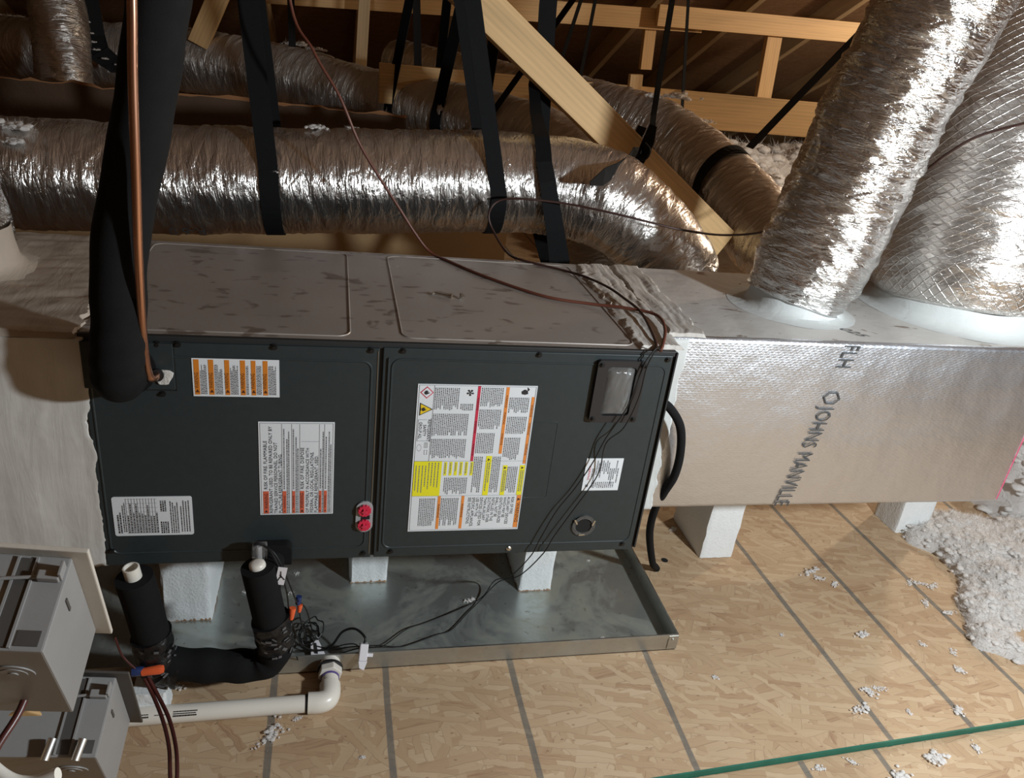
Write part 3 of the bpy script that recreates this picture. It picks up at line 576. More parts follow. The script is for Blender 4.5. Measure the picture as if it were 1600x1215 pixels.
for q in ((.022, .225, .025, .365), (.128, .215, .131, .37), (.022, .225, .095, .227), (.022, .363, .13, .365)): ink.rect(q[0] * W, q[1] * H, q[2] * W, q[3] * H)
def box_line(a, b_, c, d, k=.0005):
    ink.rect(a, b_, c, b_ + k).rect(a, d - k, c, d).rect(a, b_, a + k, d).rect(c - k, b_, c, d)
box_line(.088 * W, .375 * H, .115 * W, .41 * H); ink.rect(.100 * W, .375 * H, .103 * W, .41 * H); box_line(.09 * W, .425 * H, .115 * W, .455 * H)
for k in range(14): a = 2 * math.pi * k / 14; ink.rect(.045 * W + .004 * math.cos(a) - .0004, .41 * H + .0065 * math.sin(a) - .0006, .045 * W + .004 * math.cos(a) + .0004, .41 * H + .0065 * math.sin(a) + .0006)
for k in range(5): a = 2 * math.pi * k / 5 + .3; tx.poly([(.435 * W + r_ * math.cos(a + da), .048 * H + r_ * math.sin(a + da)) for r_, da in ((.001, 0), (.0058, -.35), (.0068, .1), (.0045, .45))], .0009)
tx.poly([(.435 * W + .0016 * math.cos(k), .048 * H + .0016 * math.sin(k)) for k in range(6)], .001)
tx.poly([(.868 * W, .035 * H), (.895 * W, .022 * H), (.918 * W, .03 * H), (.925 * W, .05 * H), (.90 * W, .056 * H), (.872 * W, .052 * H)], .0009); tx.poly([(.915 * W, .008 * H), (.935 * W, .022 * H), (.922 * W, .034 * H), (.918 * W, .022 * H)], .0009)
for t_ in (.50, .743): ink.rect(.012 * W, t_ * H, .99 * W, (t_ + .0016) * H)
for q in ((.012, .006, .99, .008), (.012, .99, .99, .992), (.012, .006, .015, .992), (.988, .006, .991, .992), (.135, .006, .138, .5)): ink.rect(q[0] * W, q[1] * H, q[2] * W, q[3] * H)
orng.each('orange_strip', 'orange', sh); yel.each('yellow_strip', 'yellow', sh)
for P_, nm, mt_ in ((crm, 'red_strip', 'crimson'), (red, 'red_diamond', 'crimson'), (wh, 'diamond_field', 'paper'), (amb, 'warning_triangle', 'amber'), (tx, 'warning_words', 'ink'), (ink, 'fine_print', 'ink_grey')): P_.mb.build(nm, mt_, sh, kind='stuff' if nm in ('warning_words', 'fine_print') else None)
# 5 small label
W, H = .0745, .0725
sh, t3 = sheet('notice_label', .8585, .9330, .5225, .4505, 'small pale grey notice label under the window')
ink, rd = Print(t3), Print(t3)
for i in range(14): ink.greek((.20 + .053 * i) * W, random.choice((.06, .12, .3)) * H, random.uniform(.35, .62) * H, 1, .002, .0019)
for i in range(12): ink.greek((.24 + .053 * i) * W, .72 * H, .2 * H, 1, .002, .0016)
rd.text('WARNING', .10 * W, .2 * H, .006, -90, .45 * H); ink.rect(.08 * W, .80 * H, .15 * W, .88 * H)
ink.mb.build('fine_print', 'ink_grey', sh, kind='stuff'); rd.mb.build('red_words', 'crimson', sh, kind='stuff')

# ================================================================== MASTIC, PLENUM AND SUPPLY DUCT
def rough_slab(name, org, eu, ev, en, lu, lv, nu, nv, amp, mt, parent, label=None, base=.002, streak=(60, 6), peb=.05, rag=(0, 0, 0, 0), seed=0, fold=None):
    """a trowelled coat: grid lu x lv lifted off a surface by streaky noise, ragged at the edges"""
    org, eu, ev, en = V(org), V(eu), V(ev), V(en); u = np.linspace(0, 1, nu); v = np.linspace(0, 1, nv); U, W_ = np.meshgrid(u, v, indexing='ij'); s = seed * 31.7
    h = base + amp * (.55 * vnoise(U * lu * streak[0] + s, W_ * lv * streak[1] + s) + peb * vnoise(U * lu * 110 + s, W_ * lv * 110) + .25 * vnoise(U * lu * streak[0] * 2.3 + s, W_ * lv * streak[1] * 1.6 + s)) + amp * .8 * np.maximum(vnoise(U * lu * 17 + s, W_ * lv * 17 + 5) - .55, 0)
    e = np.minimum(np.minimum(U * lu, (1 - U) * lu), np.minimum(W_ * lv, (1 - W_) * lv)); h = h * np.clip(e / .004, .05, 1)
    r = lambda a, q: a * (vnoise(q * 40 + s, q * 0 + 3.3 + s) - .5) * 2 + a * .6 * (vnoise(q * 150 + s, q * 0 + 8.1) - .5)
    PU = U * lu + (r(rag[0], W_ * lv) * (1 - U) + r(rag[1], W_ * lv + 9) * U); PV = W_ * lv + (r(rag[2], U * lu + 4) * (1 - W_) + r(rag[3], U * lu + 6) * W_)
    mb = MB(); top = [org + eu * float(PU[i, j]) + ev * float(PV[i, j]) + en * float(h[i, j]) for i in range(nu) for j in range(nv)]
    bot = [org + eu * float(PU[i, j]) + ev * float(PV[i, j]) - en * .001 for i, j in [(i, 0) for i in range(nu)] + [(nu - 1, j) for j in range(1, nv)] + [(i, nv - 1) for i in range(nu - 2, -1, -1)] + [(0, j) for j in range(nv - 2, 0, -1)]]
    idx = [i * nv + j for i, j in [(i, 0) for i in range(nu)] + [(nu - 1, j) for j in range(1, nv)] + [(i, nv - 1) for i in range(nu - 2, -1, -1)] + [(0, j) for j in range(nv - 2, 0, -1)]]
    o = len(top); fs = [(i * nv + j, (i + 1) * nv + j, (i + 1) * nv + j + 1, i * nv + j + 1) for i in range(nu - 1) for j in range(nv - 1)]
    fs += [(idx[k], o + k, o + (k + 1) % len(idx), idx[(k + 1) % len(idx)]) for k in range(len(idx))]
    mb.add(top + bot, fs); mb.smooth = True; return mb.build(name, mt, parent, label)
lpn = thing('return_plenum', 'mastic coated return plenum at the left end of the air handler', 'plenum', (-.5, D / 2, Z0))
MB().box((-1.05, .004, Z0 + .004), (-.001, D, Z1 - .004)).build('plenum_box', 'galv', lpn)
rough_slab('mastic_front', (-1.05, .002, Z0 - .006), (1, 0, 0), (0, 0, 1), (0, -1, 0), 1.058, .443, 300, 90, .0050, 'mastic', lpn, 'brushed cream mastic on the front', streak=(30, 4), rag=(0, .007, .004, .0), base=.004)
rough_slab('mastic_top_shaded', (-1.05, -.006, Z1 - .004), (1, 0, 0), (0, 1, 0), (0, 0, 1), 1.048, D + .006, 200, 110, .008, 'mastic_top_shaded', lpn, 'brushed cream mastic on top, coloured brown for shade', streak=(16, 40), rag=(0, .01, .002, .003), base=.003, seed=3)

sd = thing('supply_duct', 'long foil faced duct board trunk with printed lettering, right of the air handler', 'duct', (1.5, .3, .347))
DX0, DX1, DXB, DY, DZ0, DZ1 = 1.002, 1.940, 2.30, .078, .347, .744
def duct_body():
    r = .010; prof = [(D, DZ0), (DY + r, DZ0)] + [(DY + r - r * math.sin(t), DZ0 + r - r * math.cos(t)) for t in np.linspace(.2, math.pi / 2, 5)] + [(DY + r - r * math.cos(t), DZ1 - r + r * math.sin(t)) for t in np.linspace(0, math.pi / 2, 6)] + [(D, DZ1)]
    d = [0]
    for a, b_ in zip(prof, prof[1:]): d.append(d[-1] + math.dist(a, b_))
    nx = 60; vs = []; fs = []; uvs = []; mi = []
    for i in range(nx + 1):
        for (y, z) in prof:
            xe = DX1 + (DXB - DX1) * (y - DY) / (D - DY); x = DX0 + (xe - DX0) * i / nx
            bul = .004 * (vnoise(np.array(x * 6.0), np.array(z * 7.0 + 3)) - .5) if DZ0 + .02 < z < DZ1 - .02 else .0015 * (vnoise(np.array(x * 30.), np.array(2.2)) - .5)
            vs.append((x, y + float(bul), z + (.002 * float(vnoise(np.array(x * 25.), np.array(7.7)) - .5) if y < D - .01 and y > DY + .009 and z > .7 else 0)))
    n = len(prof)
    for i in range(nx):
        for k in range(n - 1):
            fs.append((i * n + k, i * n + k + 1, (i + 1) * n + k + 1, (i + 1) * n + k)); mi.append(1 if k == n - 2 else 0)
            for (ii, kk) in ((i, k), (i, k + 1), (i + 1, k + 1), (i + 1, k)): uvs.append((vs[ii * n + kk][0], d[kk]))
        fs.append((i * n + n - 1, i * n, (i + 1) * n, (i + 1) * n + n - 1)); mi.append(0)
        for q in range(4): uvs.append((i * .02, q * .05))
    fs += [tuple(range(n))[::-1], tuple(nx * n + k for k in range(n))]; mi += [0, 0]; uvs += [(0, 0)] * (2 * n)
    me = bpy.data.meshes.new('duct_body'); me.from_pydata(vs, [], fs); uv = me.uv_layers.new(name='UVMap')
    uv.data.foreach_set('uv', np.array(uvs, dtype=float).reshape(-1)); me.materials.append(M['board']); me.materials.append(M['board_top'])
    me.polygons.foreach_set('material_index', mi); me.shade_smooth(); me.set_sharp_from_angle(angle=math.radians(50))
    o = bpy.data.objects.new('duct_body', me); COL.objects.link(o); child(o, sd); return o
db = duct_body()
rough_slab('mastic_band', (1.000, DY + .001, DZ0 - .002), (1, 0, .0), (0, 0, 1), (0, -1, 0), .056, .395, 30, 120, .004, 'mastic_white', sd, 'white mastic seam on the front', rag=(0, .004, 0, 0), seed=5)
rough_slab('mastic_band', (.930, .012, Z1), (1, 0, 0), (.03, 1, 0), (0, 0, 1), .088, D - .015, 34, 130, .007, 'mastic_rough', sd, 'rough grey mastic over the joint', streak=(90, 7), rag=(.012, .006, .004, .004), seed=6)
rough_slab('mastic_band', (1.012, DY + .002, Z1), (1, 0, 0), (.045, 1, 0), (0, 0, 1), .078, D - DY - .004, 34, 120, .008, 'mastic_rough', sd, streak=(90, 7), rag=(.006, .007, .002, .004), seed=7)
# collars: white mastic cone around each take-off
def lathe(c, prof, seg=48, wob=.003, seed=1, lean=(0, 0)):
    mb = MB(); vs = []
    for j, (r, z) in enumerate(prof):
        for k in range(seg):
            a = 2 * math.pi * k / seg; rr = r + wob * (2 * float(vnoise(np.array(k * 5.0 / seg * 3 + seed * 9.1), np.array(j * .9), None)) - 1)
            vs.append((c[0] + rr * math.cos(a) + lean[0] * z, c[1] + rr * math.sin(a) + lean[1] * z, c[2] + z))
    mb.add(vs, [(j * seg + k, j * seg + (k + 1) % seg, (j + 1) * seg + (k + 1) % seg, (j + 1) * seg + k) for j in range(len(prof) - 1) for k in range(seg)]); mb.smooth = True; return mb
lathe((1.392, .290, DZ1), [(.140, .0004), (.122, .002), (.108, .007), (.101, .018), (.100, .045)], lean=(.25, .0)).build('take_off_collar', 'mastic_white', sd, 'white mastic collar of the tall duct')
lathe((1.845, .315, DZ1), [(.222, .0004), (.205, .002), (.190, .008), (.178, .022), (.172, .05)], seed=4).build('take_off_collar', 'mastic_white', sd, 'white mastic collar of the wide duct')
MB().prism([(DX1 + .001, DY - .001, DZ0 + .01), (DX1 + .008, DY + .004, DZ0 + .01), (DX1 + .008, DY + .004, .53), (DX1 + .001, DY - .001, .53)], (.0015, -.0015, 0)).build('pink_edge', 'pink', sd, 'pink glass wool showing at the end corner')
# printed lettering on the facing (dot printed)
pt = Print(lambda s, t, h: (s, DY - .0022 - h, t)); dpt = lambda body, x, z, size, wd: pt.text(body, x, z, size, 90, wd, .0006)
class _P(Print): pass
def duct_text(body, x, z, cap, length, slant=-.16):
    vs, fs, wd = text_geo(body); k = length / wd; out = []
    for a, b_ in vs: out.append((x + b_ / .72 * cap + slant * a * k, DY - .0030, z - a * k))
    mb = MB(); mb.add(out, fs); return mb
mb = duct_text('JOHNS', 1.387, .598, .036, .098); mb.build('printed_letters', 'foil_print', sd, 'printed letters JOHNS', kind='stuff')
mb = duct_text('MANVILLE', 1.369, .488, .038, .138); mb.build('printed_letters', 'foil_print', sd, 'printed letters MANVILLE', kind='stuff')
mb = duct_text('FLH', 1.401, .742, .036, .052); mb.build('printed_letters', 'foil_print', sd, kind='stuff')
hx = [(1.4065 + a, b_ + .6195) for a, b_ in ((-.019, .002), (-.008, .0125), (.010, .0125), (.019, -.002), (.008, -.0125), (-.010, -.0125))]
outline(hx, .0020, .0008, lambda x, z, h: (x, DY - .0028 - h, z)).build('printed_hexagon', 'foil_print', sd)
mb = MB(); vs, fs, wd = text_geo('SIL 025'); mb.add([(1.402 + b_ * .036 + .02 * a, DY + .125 - a * .030, DZ1 + .0016) for a, b_ in vs], fs); mb.build('printed_letters', 'foil_print', sd, 'faint letters on the top edge', kind='stuff')

# ================================================================== DRAIN PAN AND FOAM BLOCKS
pan = thing('drain_pan', 'shallow galvanized drain pan with water stains under the air handler', 'drain pan', (.5, .32, 0))
PX0, PX1, PY0, PY1, PH = -.16, 1.161, .0155, .66, .0455
MB().box((PX0, PY0, .001), (PX1, PY1, .0028)).build('pan_base', 'pan', pan, 'stained wet pan bottom')
for nm, a, b_ in (('pan_wall', (PX0, PY0, .001), (PX1, PY0 + .0016, PH)), ('pan_wall', (PX0, PY1 - .0016, .001), (PX1, PY1, PH)), ('pan_wall', (PX0, PY0, .001), (PX0 + .0016, PY1, PH)), ('pan_wall', (PX1 - .0016, PY0, .001), (PX1, PY1, PH))): MB().box(a, b_).build(nm, 'galv_rim', pan)
for a, b_ in (((PX0, PY0 - .0016, PH - .010), (PX1 + .001, PY0 + .0024, PH + .001)), ((PX1 - .0024, PY0, PH - .010), (PX1 + .0016, PY1, PH + .001))): MB().box(a, b_).build('hemmed_lip', 'galv_rim', pan, bevel=.0006)
MB().box((PX1 - .022, PY0 - .0028, .006), (PX1 + .0012, PY0 - .0004, PH - .002)).build('corner_tab', 'galv_rim', pan, bevel=.0006)
MB().tube([(PX1 - .012, PY0 - .0025, PH - .012), (PX1 - .012, PY0 - .0048, PH - .012)], .0028, 10).build('rivet', 'galv', pan)
def foam_block(x0, x1, y0, y1, z0, z1, lab, stain=True, notch=False, seed=0):
    bm = bmesh.new(); bmesh.ops.create_cube(bm, size=1)
    for v in bm.verts: v.co = V((x0 + (v.co.x + .5) * (x1 - x0), y0 + (v.co.y + .5) * (y1 - y0), z0 + (v.co.z + .5) * (z1 - z0)))
    bmesh.ops.subdivide_edges(bm, edges=bm.edges[:], cuts=13, use_grid_fill=True); rr = random.Random(seed)
    for v in bm.verts:
        q = (v.co.x < x0 + 1e-5, v.co.x > x1 - 1e-5, v.co.y < y0 + 1e-5, v.co.y > y1 - 1e-5); ne = sum(q)
        if z0 + 1e-5 < v.co.z < z1 - 1e-5 or True:
            if ne == 2: v.co.x += (.5 - (v.co.x > (x0 + x1) / 2)) * .006 * (rr.random() + .35); v.co.y += (.5 - (v.co.y > (y0 + y1) / 2)) * .006 * (rr.random() + .35)
            elif ne == 1: v.co.x += rr.uniform(-.0009, .0009); v.co.y += rr.uniform(-.0009, .0009)
        if notch and v.co.z < z1 and v.co.z > z0 + .135 and v.co.y < y0 + .03 and v.co.x < x0 + .035: v.co.x = max(v.co.x, x0 + .024 * min(1, (v.co.z - z0 - .13) / .015))
    me = bpy.data.meshes.new('foam_block'); bm.to_mesh(me); bm.free(); me.materials.append(M['eps']); o = bpy.data.objects.new('foam_block', me); COL.objects.link(o); me.shade_smooth(); me.set_sharp_from_angle(angle=math.radians(35))
    tag(o, lab, 'foam block', 'foam support blocks')
    if stain:
        for sx, sy, ex, ey, nx_, ny_ in ((x0, y0, x1, y0, 0, -1), (x0, y0, x0, y1, -1, 0), (x1, y0, x1, y1, 1, 0)):
            n = 40; lo = []; hi = []
            for k in range(n + 1):
                t = .03 + .94 * k / n; p = V((sx + (ex - sx) * t + nx_ * .0012, sy + (ey - sy) * t + ny_ * .0012, z0)); lo.append(p + V((0, 0, .001))); hi.append(p + V((0, 0, .0015 + .006 * rr.random() ** 3 + .0015 * rr.random())))
            MB().add(lo + hi, [(k, k + 1, n + 2 + k, n + 1 + k) for k in range(n)]).build('rust_stain', 'eps_stain', o, 'rusty water mark')
    return o
foam_block(.039, .140, .183, .50, .003, Z0, 'broad white foam block behind the two black pipe sleeves', seed=1)
foam_block(.433, .524, .288, .52, .003, Z0, 'white foam block in the pan below the red plugs', seed=2)
foam_block(.836, .921, .232, .50, .003, Z0, 'white foam block in the pan near the round port, brown at its foot', seed=3)
foam_block(1.366, 1.466, .338, .53, .001, DZ0, 'white foam block on the wood floor right of the black cable', False, False, 4)
foam_block(2.046, 2.157, .424, .532, .001, DZ0, 'white foam block on the wood floor beside the heap of insulation', False, False, 5)

# ================================================================== FLEX DUCTS
def flex_thing(name, pts, r, mt, label, **k):
    sp = spline(pts, 14); rr = r
    if isinstance(r, (list, tuple)): rr = list(np.interp(np.linspace(0, 1, len(sp)), np.linspace(0, 1, len(r)), r))
    o = flex_duct(name, sp, rr, mt, **k); return tag(o, label, 'duct')
MAIN = [(-1.5, .90, .80), (-.9, .87, .795), (-.43, .86, .79), (-.18, .86, .797), (.04, .86, .807), (.5, .86, .838), (.81, .86, .862), (.97, .845, .864), (1.10, .80, .848), (1.205, .765, .785), (1.290, .735, .705), (1.33, .73, .63)]
mainf = flex_thing('flex_duct', MAIN, [.128] * 9 + [.120, .118, .116], 'flex', 'long horizontal shiny foil duct directly behind the air handler', seed=1, amp=.62, ds=.005)
F2 = [(-1.3, 3.2, .86), (-.70, 3.0, .895), (-.27, 2.9, .92), (.17, 2.70, .905), (.586, 2.364, .872), (.95, 1.88, .880), (1.12, 1.50, .862), (1.20, 1.22, .78), (1.235, 1.10, .66), (1.24, 1.08, .5)]
f2 = flex_thing('flex_duct', F2, [.135, .135, .132, .13, .13, .128, .13, .13, .125], 'flex_dusty', 'dusty brown foil duct sweeping from the far left down behind the brace', seed=2, amp=1.0, ds=.007)
F3 = [(.7, 3.3, .98), (1.0, 2.95, .965), (1.292, 2.51, .955), (1.50, 2.10, .945), (1.63, 1.84, .925), (1.715, 1.55, .86), (1.745, 1.25, .785), (1.72, .98, .725), (1.735, .76, .72), (1.84, .67, .76), (1.99, .66, .84)]
f3 = flex_thing('flex_duct', F3, [.115, .115, .115, .118, .12, .12, .115, .105, .10], 'flex_mid', 'foil duct behind the brace curling down under the slanted strap', seed=3, amp=1.1, ds=.0055)
f4 = flex_thing('flex_duct', [(1.396, .290, .762), (1.412, .293, .832), (1.441, .296, .963), (1.477, .284, 1.167), (1.513, .260, 1.374), (1.53, .243, 1.48), (1.57, .20, 1.72), (1.62, .16, 2.0)], [.104, .118, .118, .120, .122, .122, .122], 'flex_big', 'tall bright crinkled foil duct leaning right from the white trunk', seed=4, amp=1.05, ds=.004, seg=144)
f5 = flex_thing('flex_duct', [(1.845, .315, .772), (1.848, .325, .84), (1.87, .36, 1.0), (1.90, .40, 1.13), (1.97, .47, 1.28), (2.12, .56, 1.46), (2.4, .7, 1.75)], [.176, .205, .215, .215, .21, .21, .21], 'flex_scrim', 'very wide foil duct with diamond scrim at the right edge', seed=5, amp=.9, ds=.006, seg=120)
f6 = flex_thing('flex_duct', [(-.66, 2.33, 1.9), (-.652, 2.32, 1.4), (-.645, 2.31, 1.17), (-.618, 2.24, 1.0), (-.608, 2.19, .84), (-.603, 2.15, .60)], .092, 'flex_mid', 'dim upright foil duct rising at the far left', seed=6, amp=1.0, ds=.008)
f7 = flex_thing('flex_duct', [(-1.9, 3.35, .78), (-1.306, 3.343, .82), (-1.063, 3.36, .85), (-.92, 3.42, .85)], .125, 'flex_dusty', 'dusty foil duct at the far left edge behind the upright one', seed=7, amp=1.0, ds=.01)
f8 = flex_thing('flex_duct', [(-.285, .30, .765), (-.315, .34, .84), (-.42, .40, .98), (-.56, .45, 1.15)], [.098, .112, .112], 'flex_big', 'foil duct at the left frame edge rising from the return plenum', seed=8, amp=1.2)
lathe((-.285, .29, Z1), [(.15, .0), (.125, .006), (.112, .018), (.108, .05), (.107, .08)], seed=9).build('take_off_collar', 'mastic_top_shaded', lpn, 'mastic collar of the left duct')
# print on the main jacket: R-6.0 upside down, curved onto the surface
def wrap_text(body, c, ax, r, ang, size, wd, mt='foil_print'):
    vs, fs, w0 = text_geo(body); a = V(ax).normalized(); f = V((0, -1, 0)); f = (f - f.dot(a) * a).normalized(); up = V((0, 0, 1)); up = (up - up.dot(a) * a - up.dot(f) * f).normalized(); out = []
    for x, y in vs:
        t = math.radians(ang) - y * size / r; out.append(V(c) - a * (x / w0 * wd) + (r + .011) * (math.cos(t) * f + math.sin(t) * up))
    mb = MB(); mb.add(out, fs); return mb
wrap_text('R-6.0', (.075, .86, .81), (1, 0, .06), .132, -40, .045, .085).build('printed_letters', 'foil_print', mainf, 'upside down print R-6.0', kind='stuff')
wrap_text('R6', (.40, 2.52, .888), (.78, -.62, 0), .13, -22, .07, .09).build('printed_letters', 'foil_print', f2, 'dark logo print', kind='stuff')

# ================================================================== HANGING STRAPS
strap_loop((.232, .86, .82), (1, 0, .06), .130, (.190, .78, 1.215), 'wide black strap hooked around the horizontal duct left of the thin brown wire')
strap_loop((.788, .86, .860), (1, 0, .06), .130, (.686, .78, 1.287), 'black strap sloping down to the brown wire loop on the horizontal duct', .04, a0=-5)
strap_loop((.700, 2.24, .873), (.6, -.8, 0), .134, (.649, 2.10, 1.282), 'black strap around the dusty duct, second from the wide front strap', .05, a0=10)
strap_loop((.865, 2.0, .874), (.6, -.8, 0), .134, (.816, 1.85, 1.302), 'straight black strap ending behind the horizontal duct left of the brace', .06)
strap_loop((1.01, 1.72, .870), (.5, -.86, 0), .134, (1.045, 1.70, 1.13), 'black strap in shadow below the brace on the dusty duct', .032, a0=15, back=False)
b = ribbon([(.93, 1.26, deck_z(1.26) - .01), (.935, 1.18, 1.9), (.937, 1.13, 1.40), (.936, 1.106, 1.215), (.922, 1.06, 1.10), (.910, .94, 1.035), (.902, .86, 1.014), (.896, .79, .998), (.895, .735, .945), (.905, .712, .90), (.915, .704, .86), (.94, .704, .78), (.968, .715, .69), (.98, .78, .655), (.985, .88, .65), (.98, .98, .70), (.96, 1.03, .85), (.945, 1.10, 1.3), (.94, 1.22, 2.6)], [(1, -.4, 0)] * 4 + [(1, -.2, 0)] * 4 + [(1, 0, .2)] * 11, [.014, .015, .016, .022, .03, .033, .036, .038, .04, .042, .044, .048, .055, .06] + [.05] * 5).build('hanging_strap', 'strap'); tag(b, 'twisted black strap crossing the right end of the horizontal duct down behind the cabinet', 'strap')
def thin_strap(pts, lab, w=.018, wd=(1, .3, 0), up=True):
    P = [V(p) for p in pts]
    if up:
        d = (P[0] - P[1]); k = 0
        while (P[0] + d * k).z < deck_z((P[0] + d * k).y) - .012 and k < 40: k += .02
        P = [P[0] + d * k] + P
    o = ribbon(P, wd, w).build('hanging_strap', 'strap'); return tag(o, lab, 'strap')
thin_strap([(1.266, 1.91, 1.356), (1.194, 1.821, 1.132), (1.17, 1.78, 1.05)], 'thin slanted black strap just right of the top of the brace', .015)
thin_strap([(1.35, 2.007, 1.365), (1.291, 1.869, 1.047), (1.25, 1.78, .85)], 'thin black strap passing in front of the low chord left of the short block', .015)
thin_strap([(1.293, 1.08, 1.359), (1.262, .985, 1.06), (1.258, .963, 1.02)], 'black strap coming down to the knot on the diagonal brace', .019)
thin_strap([(1.87, 2.34, 1.415), (1.83, 2.09, .996), (1.80, 2.0, .86)], 'thin upright black strap in front of the low chord, behind the brace', .016)
thin_strap([(1.907, 1.063, 1.364), (1.854, 1.24, 1.148), (1.785, 1.36, .955)], 'black strap slanting from behind the big duct to the curling duct', .034, (.75, -.3, .55))
c3 = V((1.722, 1.42, .828)); ax3 = V((.08, -.94, -.30)).normalized(); e3 = ax3.cross(V((0, 0, 1))).normalized(); e3 = e3 if e3.x > 0 else -e3; u3 = e3.cross(ax3); u3 = u3 if u3.z > 0 else -u3
b = ribbon([c3 + .133 * (math.cos(math.radians(t)) * e3 + math.sin(math.radians(t)) * u3) + ax3 * (.0 + (t - 60) * .0008) for t in range(60, 250, 9)], ax3, .046).build('hanging_strap', 'strap'); tag(b, 'black strap wrapped over the curling duct below the slanted strap', 'strap')
thin_strap([(.19, 2.58, 1.27), (.20, 2.50, 1.05)], 'short black strap far back, right of the wide front strap', .030)
thin_strap([(.71, 2.5, 1.30), (.73, 2.45, 1.02), (.74, 2.4, .95)], 'dim narrow black strap between the two straps of the dusty duct', .035)
# strap knot on the brace
kn = thing('strap_knot', 'black webbing knot with a loose tail tied around the diagonal brace', 'strap', (1.2, .93, .98))
ribbon([(1.258, .963, 1.035), (1.245, .942, 1.0), (1.235, .938, .965), (1.222, .940, .925), (1.21, .955, .90)], (1, .1, .3), [.022, .034, .038, .034, .026]).build('wrap', 'strap', kn)
ribbon([(1.222, .928, .965), (1.175, .870, .970), (1.125, .775, .956), (1.075, .705, .944), (1.03, .655, .934), (.985, .617, .922)], [(.1, .3, 1), (.2, .1, 1), (.3, 0, 1), (.3, .1, 1), (.3, .2, 1), (.3, .3, 1)], [.024, .028, .034, .040, .046, .010]).build('loose_tail', 'strap', kn)
ribbon([(1.262, 1.055, 1.02), (1.25, 1.062, .97), (1.235, 1.058, .93), (1.21, .955, .90)], (1, .1, .3), .03).build('wrap', 'strap', kn)
MB().tube(spline([(1.226, .928, .985), (1.238, .918, .972), (1.232, .915, .955), (1.22, .92, .952)], 6), .009, 10).build('knot', 'strap', kn)
# drooping black strap at the far left with fluff on it
b = ribbon([(-.58, 2.42, 2.25), (-.565, 2.42, 1.25), (-.55, 2.40, 1.02), (-.53, 2.38, .955), (-.48, 2.40, .915), (-.42, 2.46, .90)], [(1, .4, 0)] * 3 + [(.8, .3, .6)] * 3, [.06, .07, .085, .085, .07, .03]).build('hanging_strap', 'strap'); tag(b, 'wide drooping black strap dotted with fluff between the far left ducts', 'strap')
fluff_on = b

# ================================================================== REFRIGERANT LINES
ln = thing('suction_line', 'thick black insulated refrigerant pipe bending down into the cabinet front', 'pipe', (.068, -.05, .69))
TB = spline([(.066, .0, .692), (.066, -.030, .691), (.068, -.058, .700), (.072, -.068, .735), (.079, -.066, .79), (.090, -.060, .908), (.134, -.064, 1.084), (.163, -.070, 1.218), (.177, -.077, 1.30), (.21, -.08, 1.6), (.23, -.06, 2.0), (.25, .0, 2.6)], 10)
MB().tube(TB, [.0375 + .0008 * math.sin(i * .9) for i in range(len(TB))], 36).build('insulation_sleeve', 'foam_black', ln)
ring((.066, .692), .034, .046, -.0076, -.012).build('foam_collar', 'foam_black', ln)
cl = thing('liquid_line', 'bare copper refrigerant line hooking into the cover plate in front of the black pipe', 'pipe', (.113, -.01, .684))
MB().tube(spline([(.113, .004, .684), (.113, -.016, .6835), (.109, -.030, .6855), (.1065, -.0375, .697), (.1075, -.052, .73), (.114, -.082, .80), (.123, -.1065, .91), (.131, -.116, 1.02), (.138, -.122, 1.13), (.1455, -.127, 1.22), (.150, -.130, 1.30), (.165, -.14, 1.6), (.18, -.13, 2.0), (.2, 0, 2.6)], 12), .0062, 16).build('copper_tube', 'copper', cl)
ring((.113, .684), .0058, .0105, -.0126, -.017).build('rubber_grommet', 'black_plastic', cl)

# ================================================================== CONDENSATE TRAP AND DRAIN
tr = thing('condensate_trap', 'black foam wrapped drain trap with two upright white pipe stubs in front of the pan', 'drain pipe', (.17, -.045, .04))
A = spline([(.262, -.062, .338), (.272, -.060, .27), (.283, -.055, .19)], 8)
MB().tube(A, .0295, 28).build('insulation_sleeve', 'foam_black', tr)
Bp = spline([(.283, -.055, .195), (.289, -.052, .150), (.282, -.048, .112), (.255, -.046, .092), (.205, -.046, .093), (.15, -.045, .098), (.085, -.043, .108)], 8)
MB().tube(Bp, [.031 + .0015 * math.sin(i * .7) for i in range(len(Bp))], 28).build('insulation_sleeve', 'foam_black', tr)
Cp = spline([(.0575, -.055, .318), (.066, -.051, .25), (.076, -.047, .16)], 8)
MB().tube(Cp, .0315, 28).build('insulation_sleeve', 'foam_black', tr)
def lumpy(path, r, amp, seed):
    P = spline(path, 10); n = len(P); fr = frames(P); mb = MB(); seg = 36; vs = []
    for i in range(n):
        for k in range(seg):
            a = 2 * math.pi * k / seg; rr = r + amp * (float(vnoise(np.array(i * .55 + seed), np.array(k * 8 / seg), 8)) - .3)
            vs.append(P[i] + rr * (math.cos(a) * fr[i][1] + math.sin(a) * fr[i][2]))
    mb.add(vs, [(i * seg + k, i * seg + (k + 1) % seg, (i + 1) * seg + (k + 1) % seg, (i + 1) * seg + k) for i in range(n - 1) for k in range(seg)] + [tuple(range(seg))[::-1], tuple((n - 1) * seg + k for k in range(seg))]); mb.smooth = True; return mb
tw = lumpy([(.280, -.056, .215), (.286, -.053, .18), (.287, -.051, .148)], .0325, .006, 3).build('tape_wrap', 'tape_black', tr, 'glossy black tape with white print')
tw2 = lumpy([(.073, -.048, .185), (.078, -.046, .135), (.085, -.044, .10), (.115, -.044, .092)], .0325, .007, 5).build('tape_wrap', 'tape_black', tr, 'glossy black tape wrap')
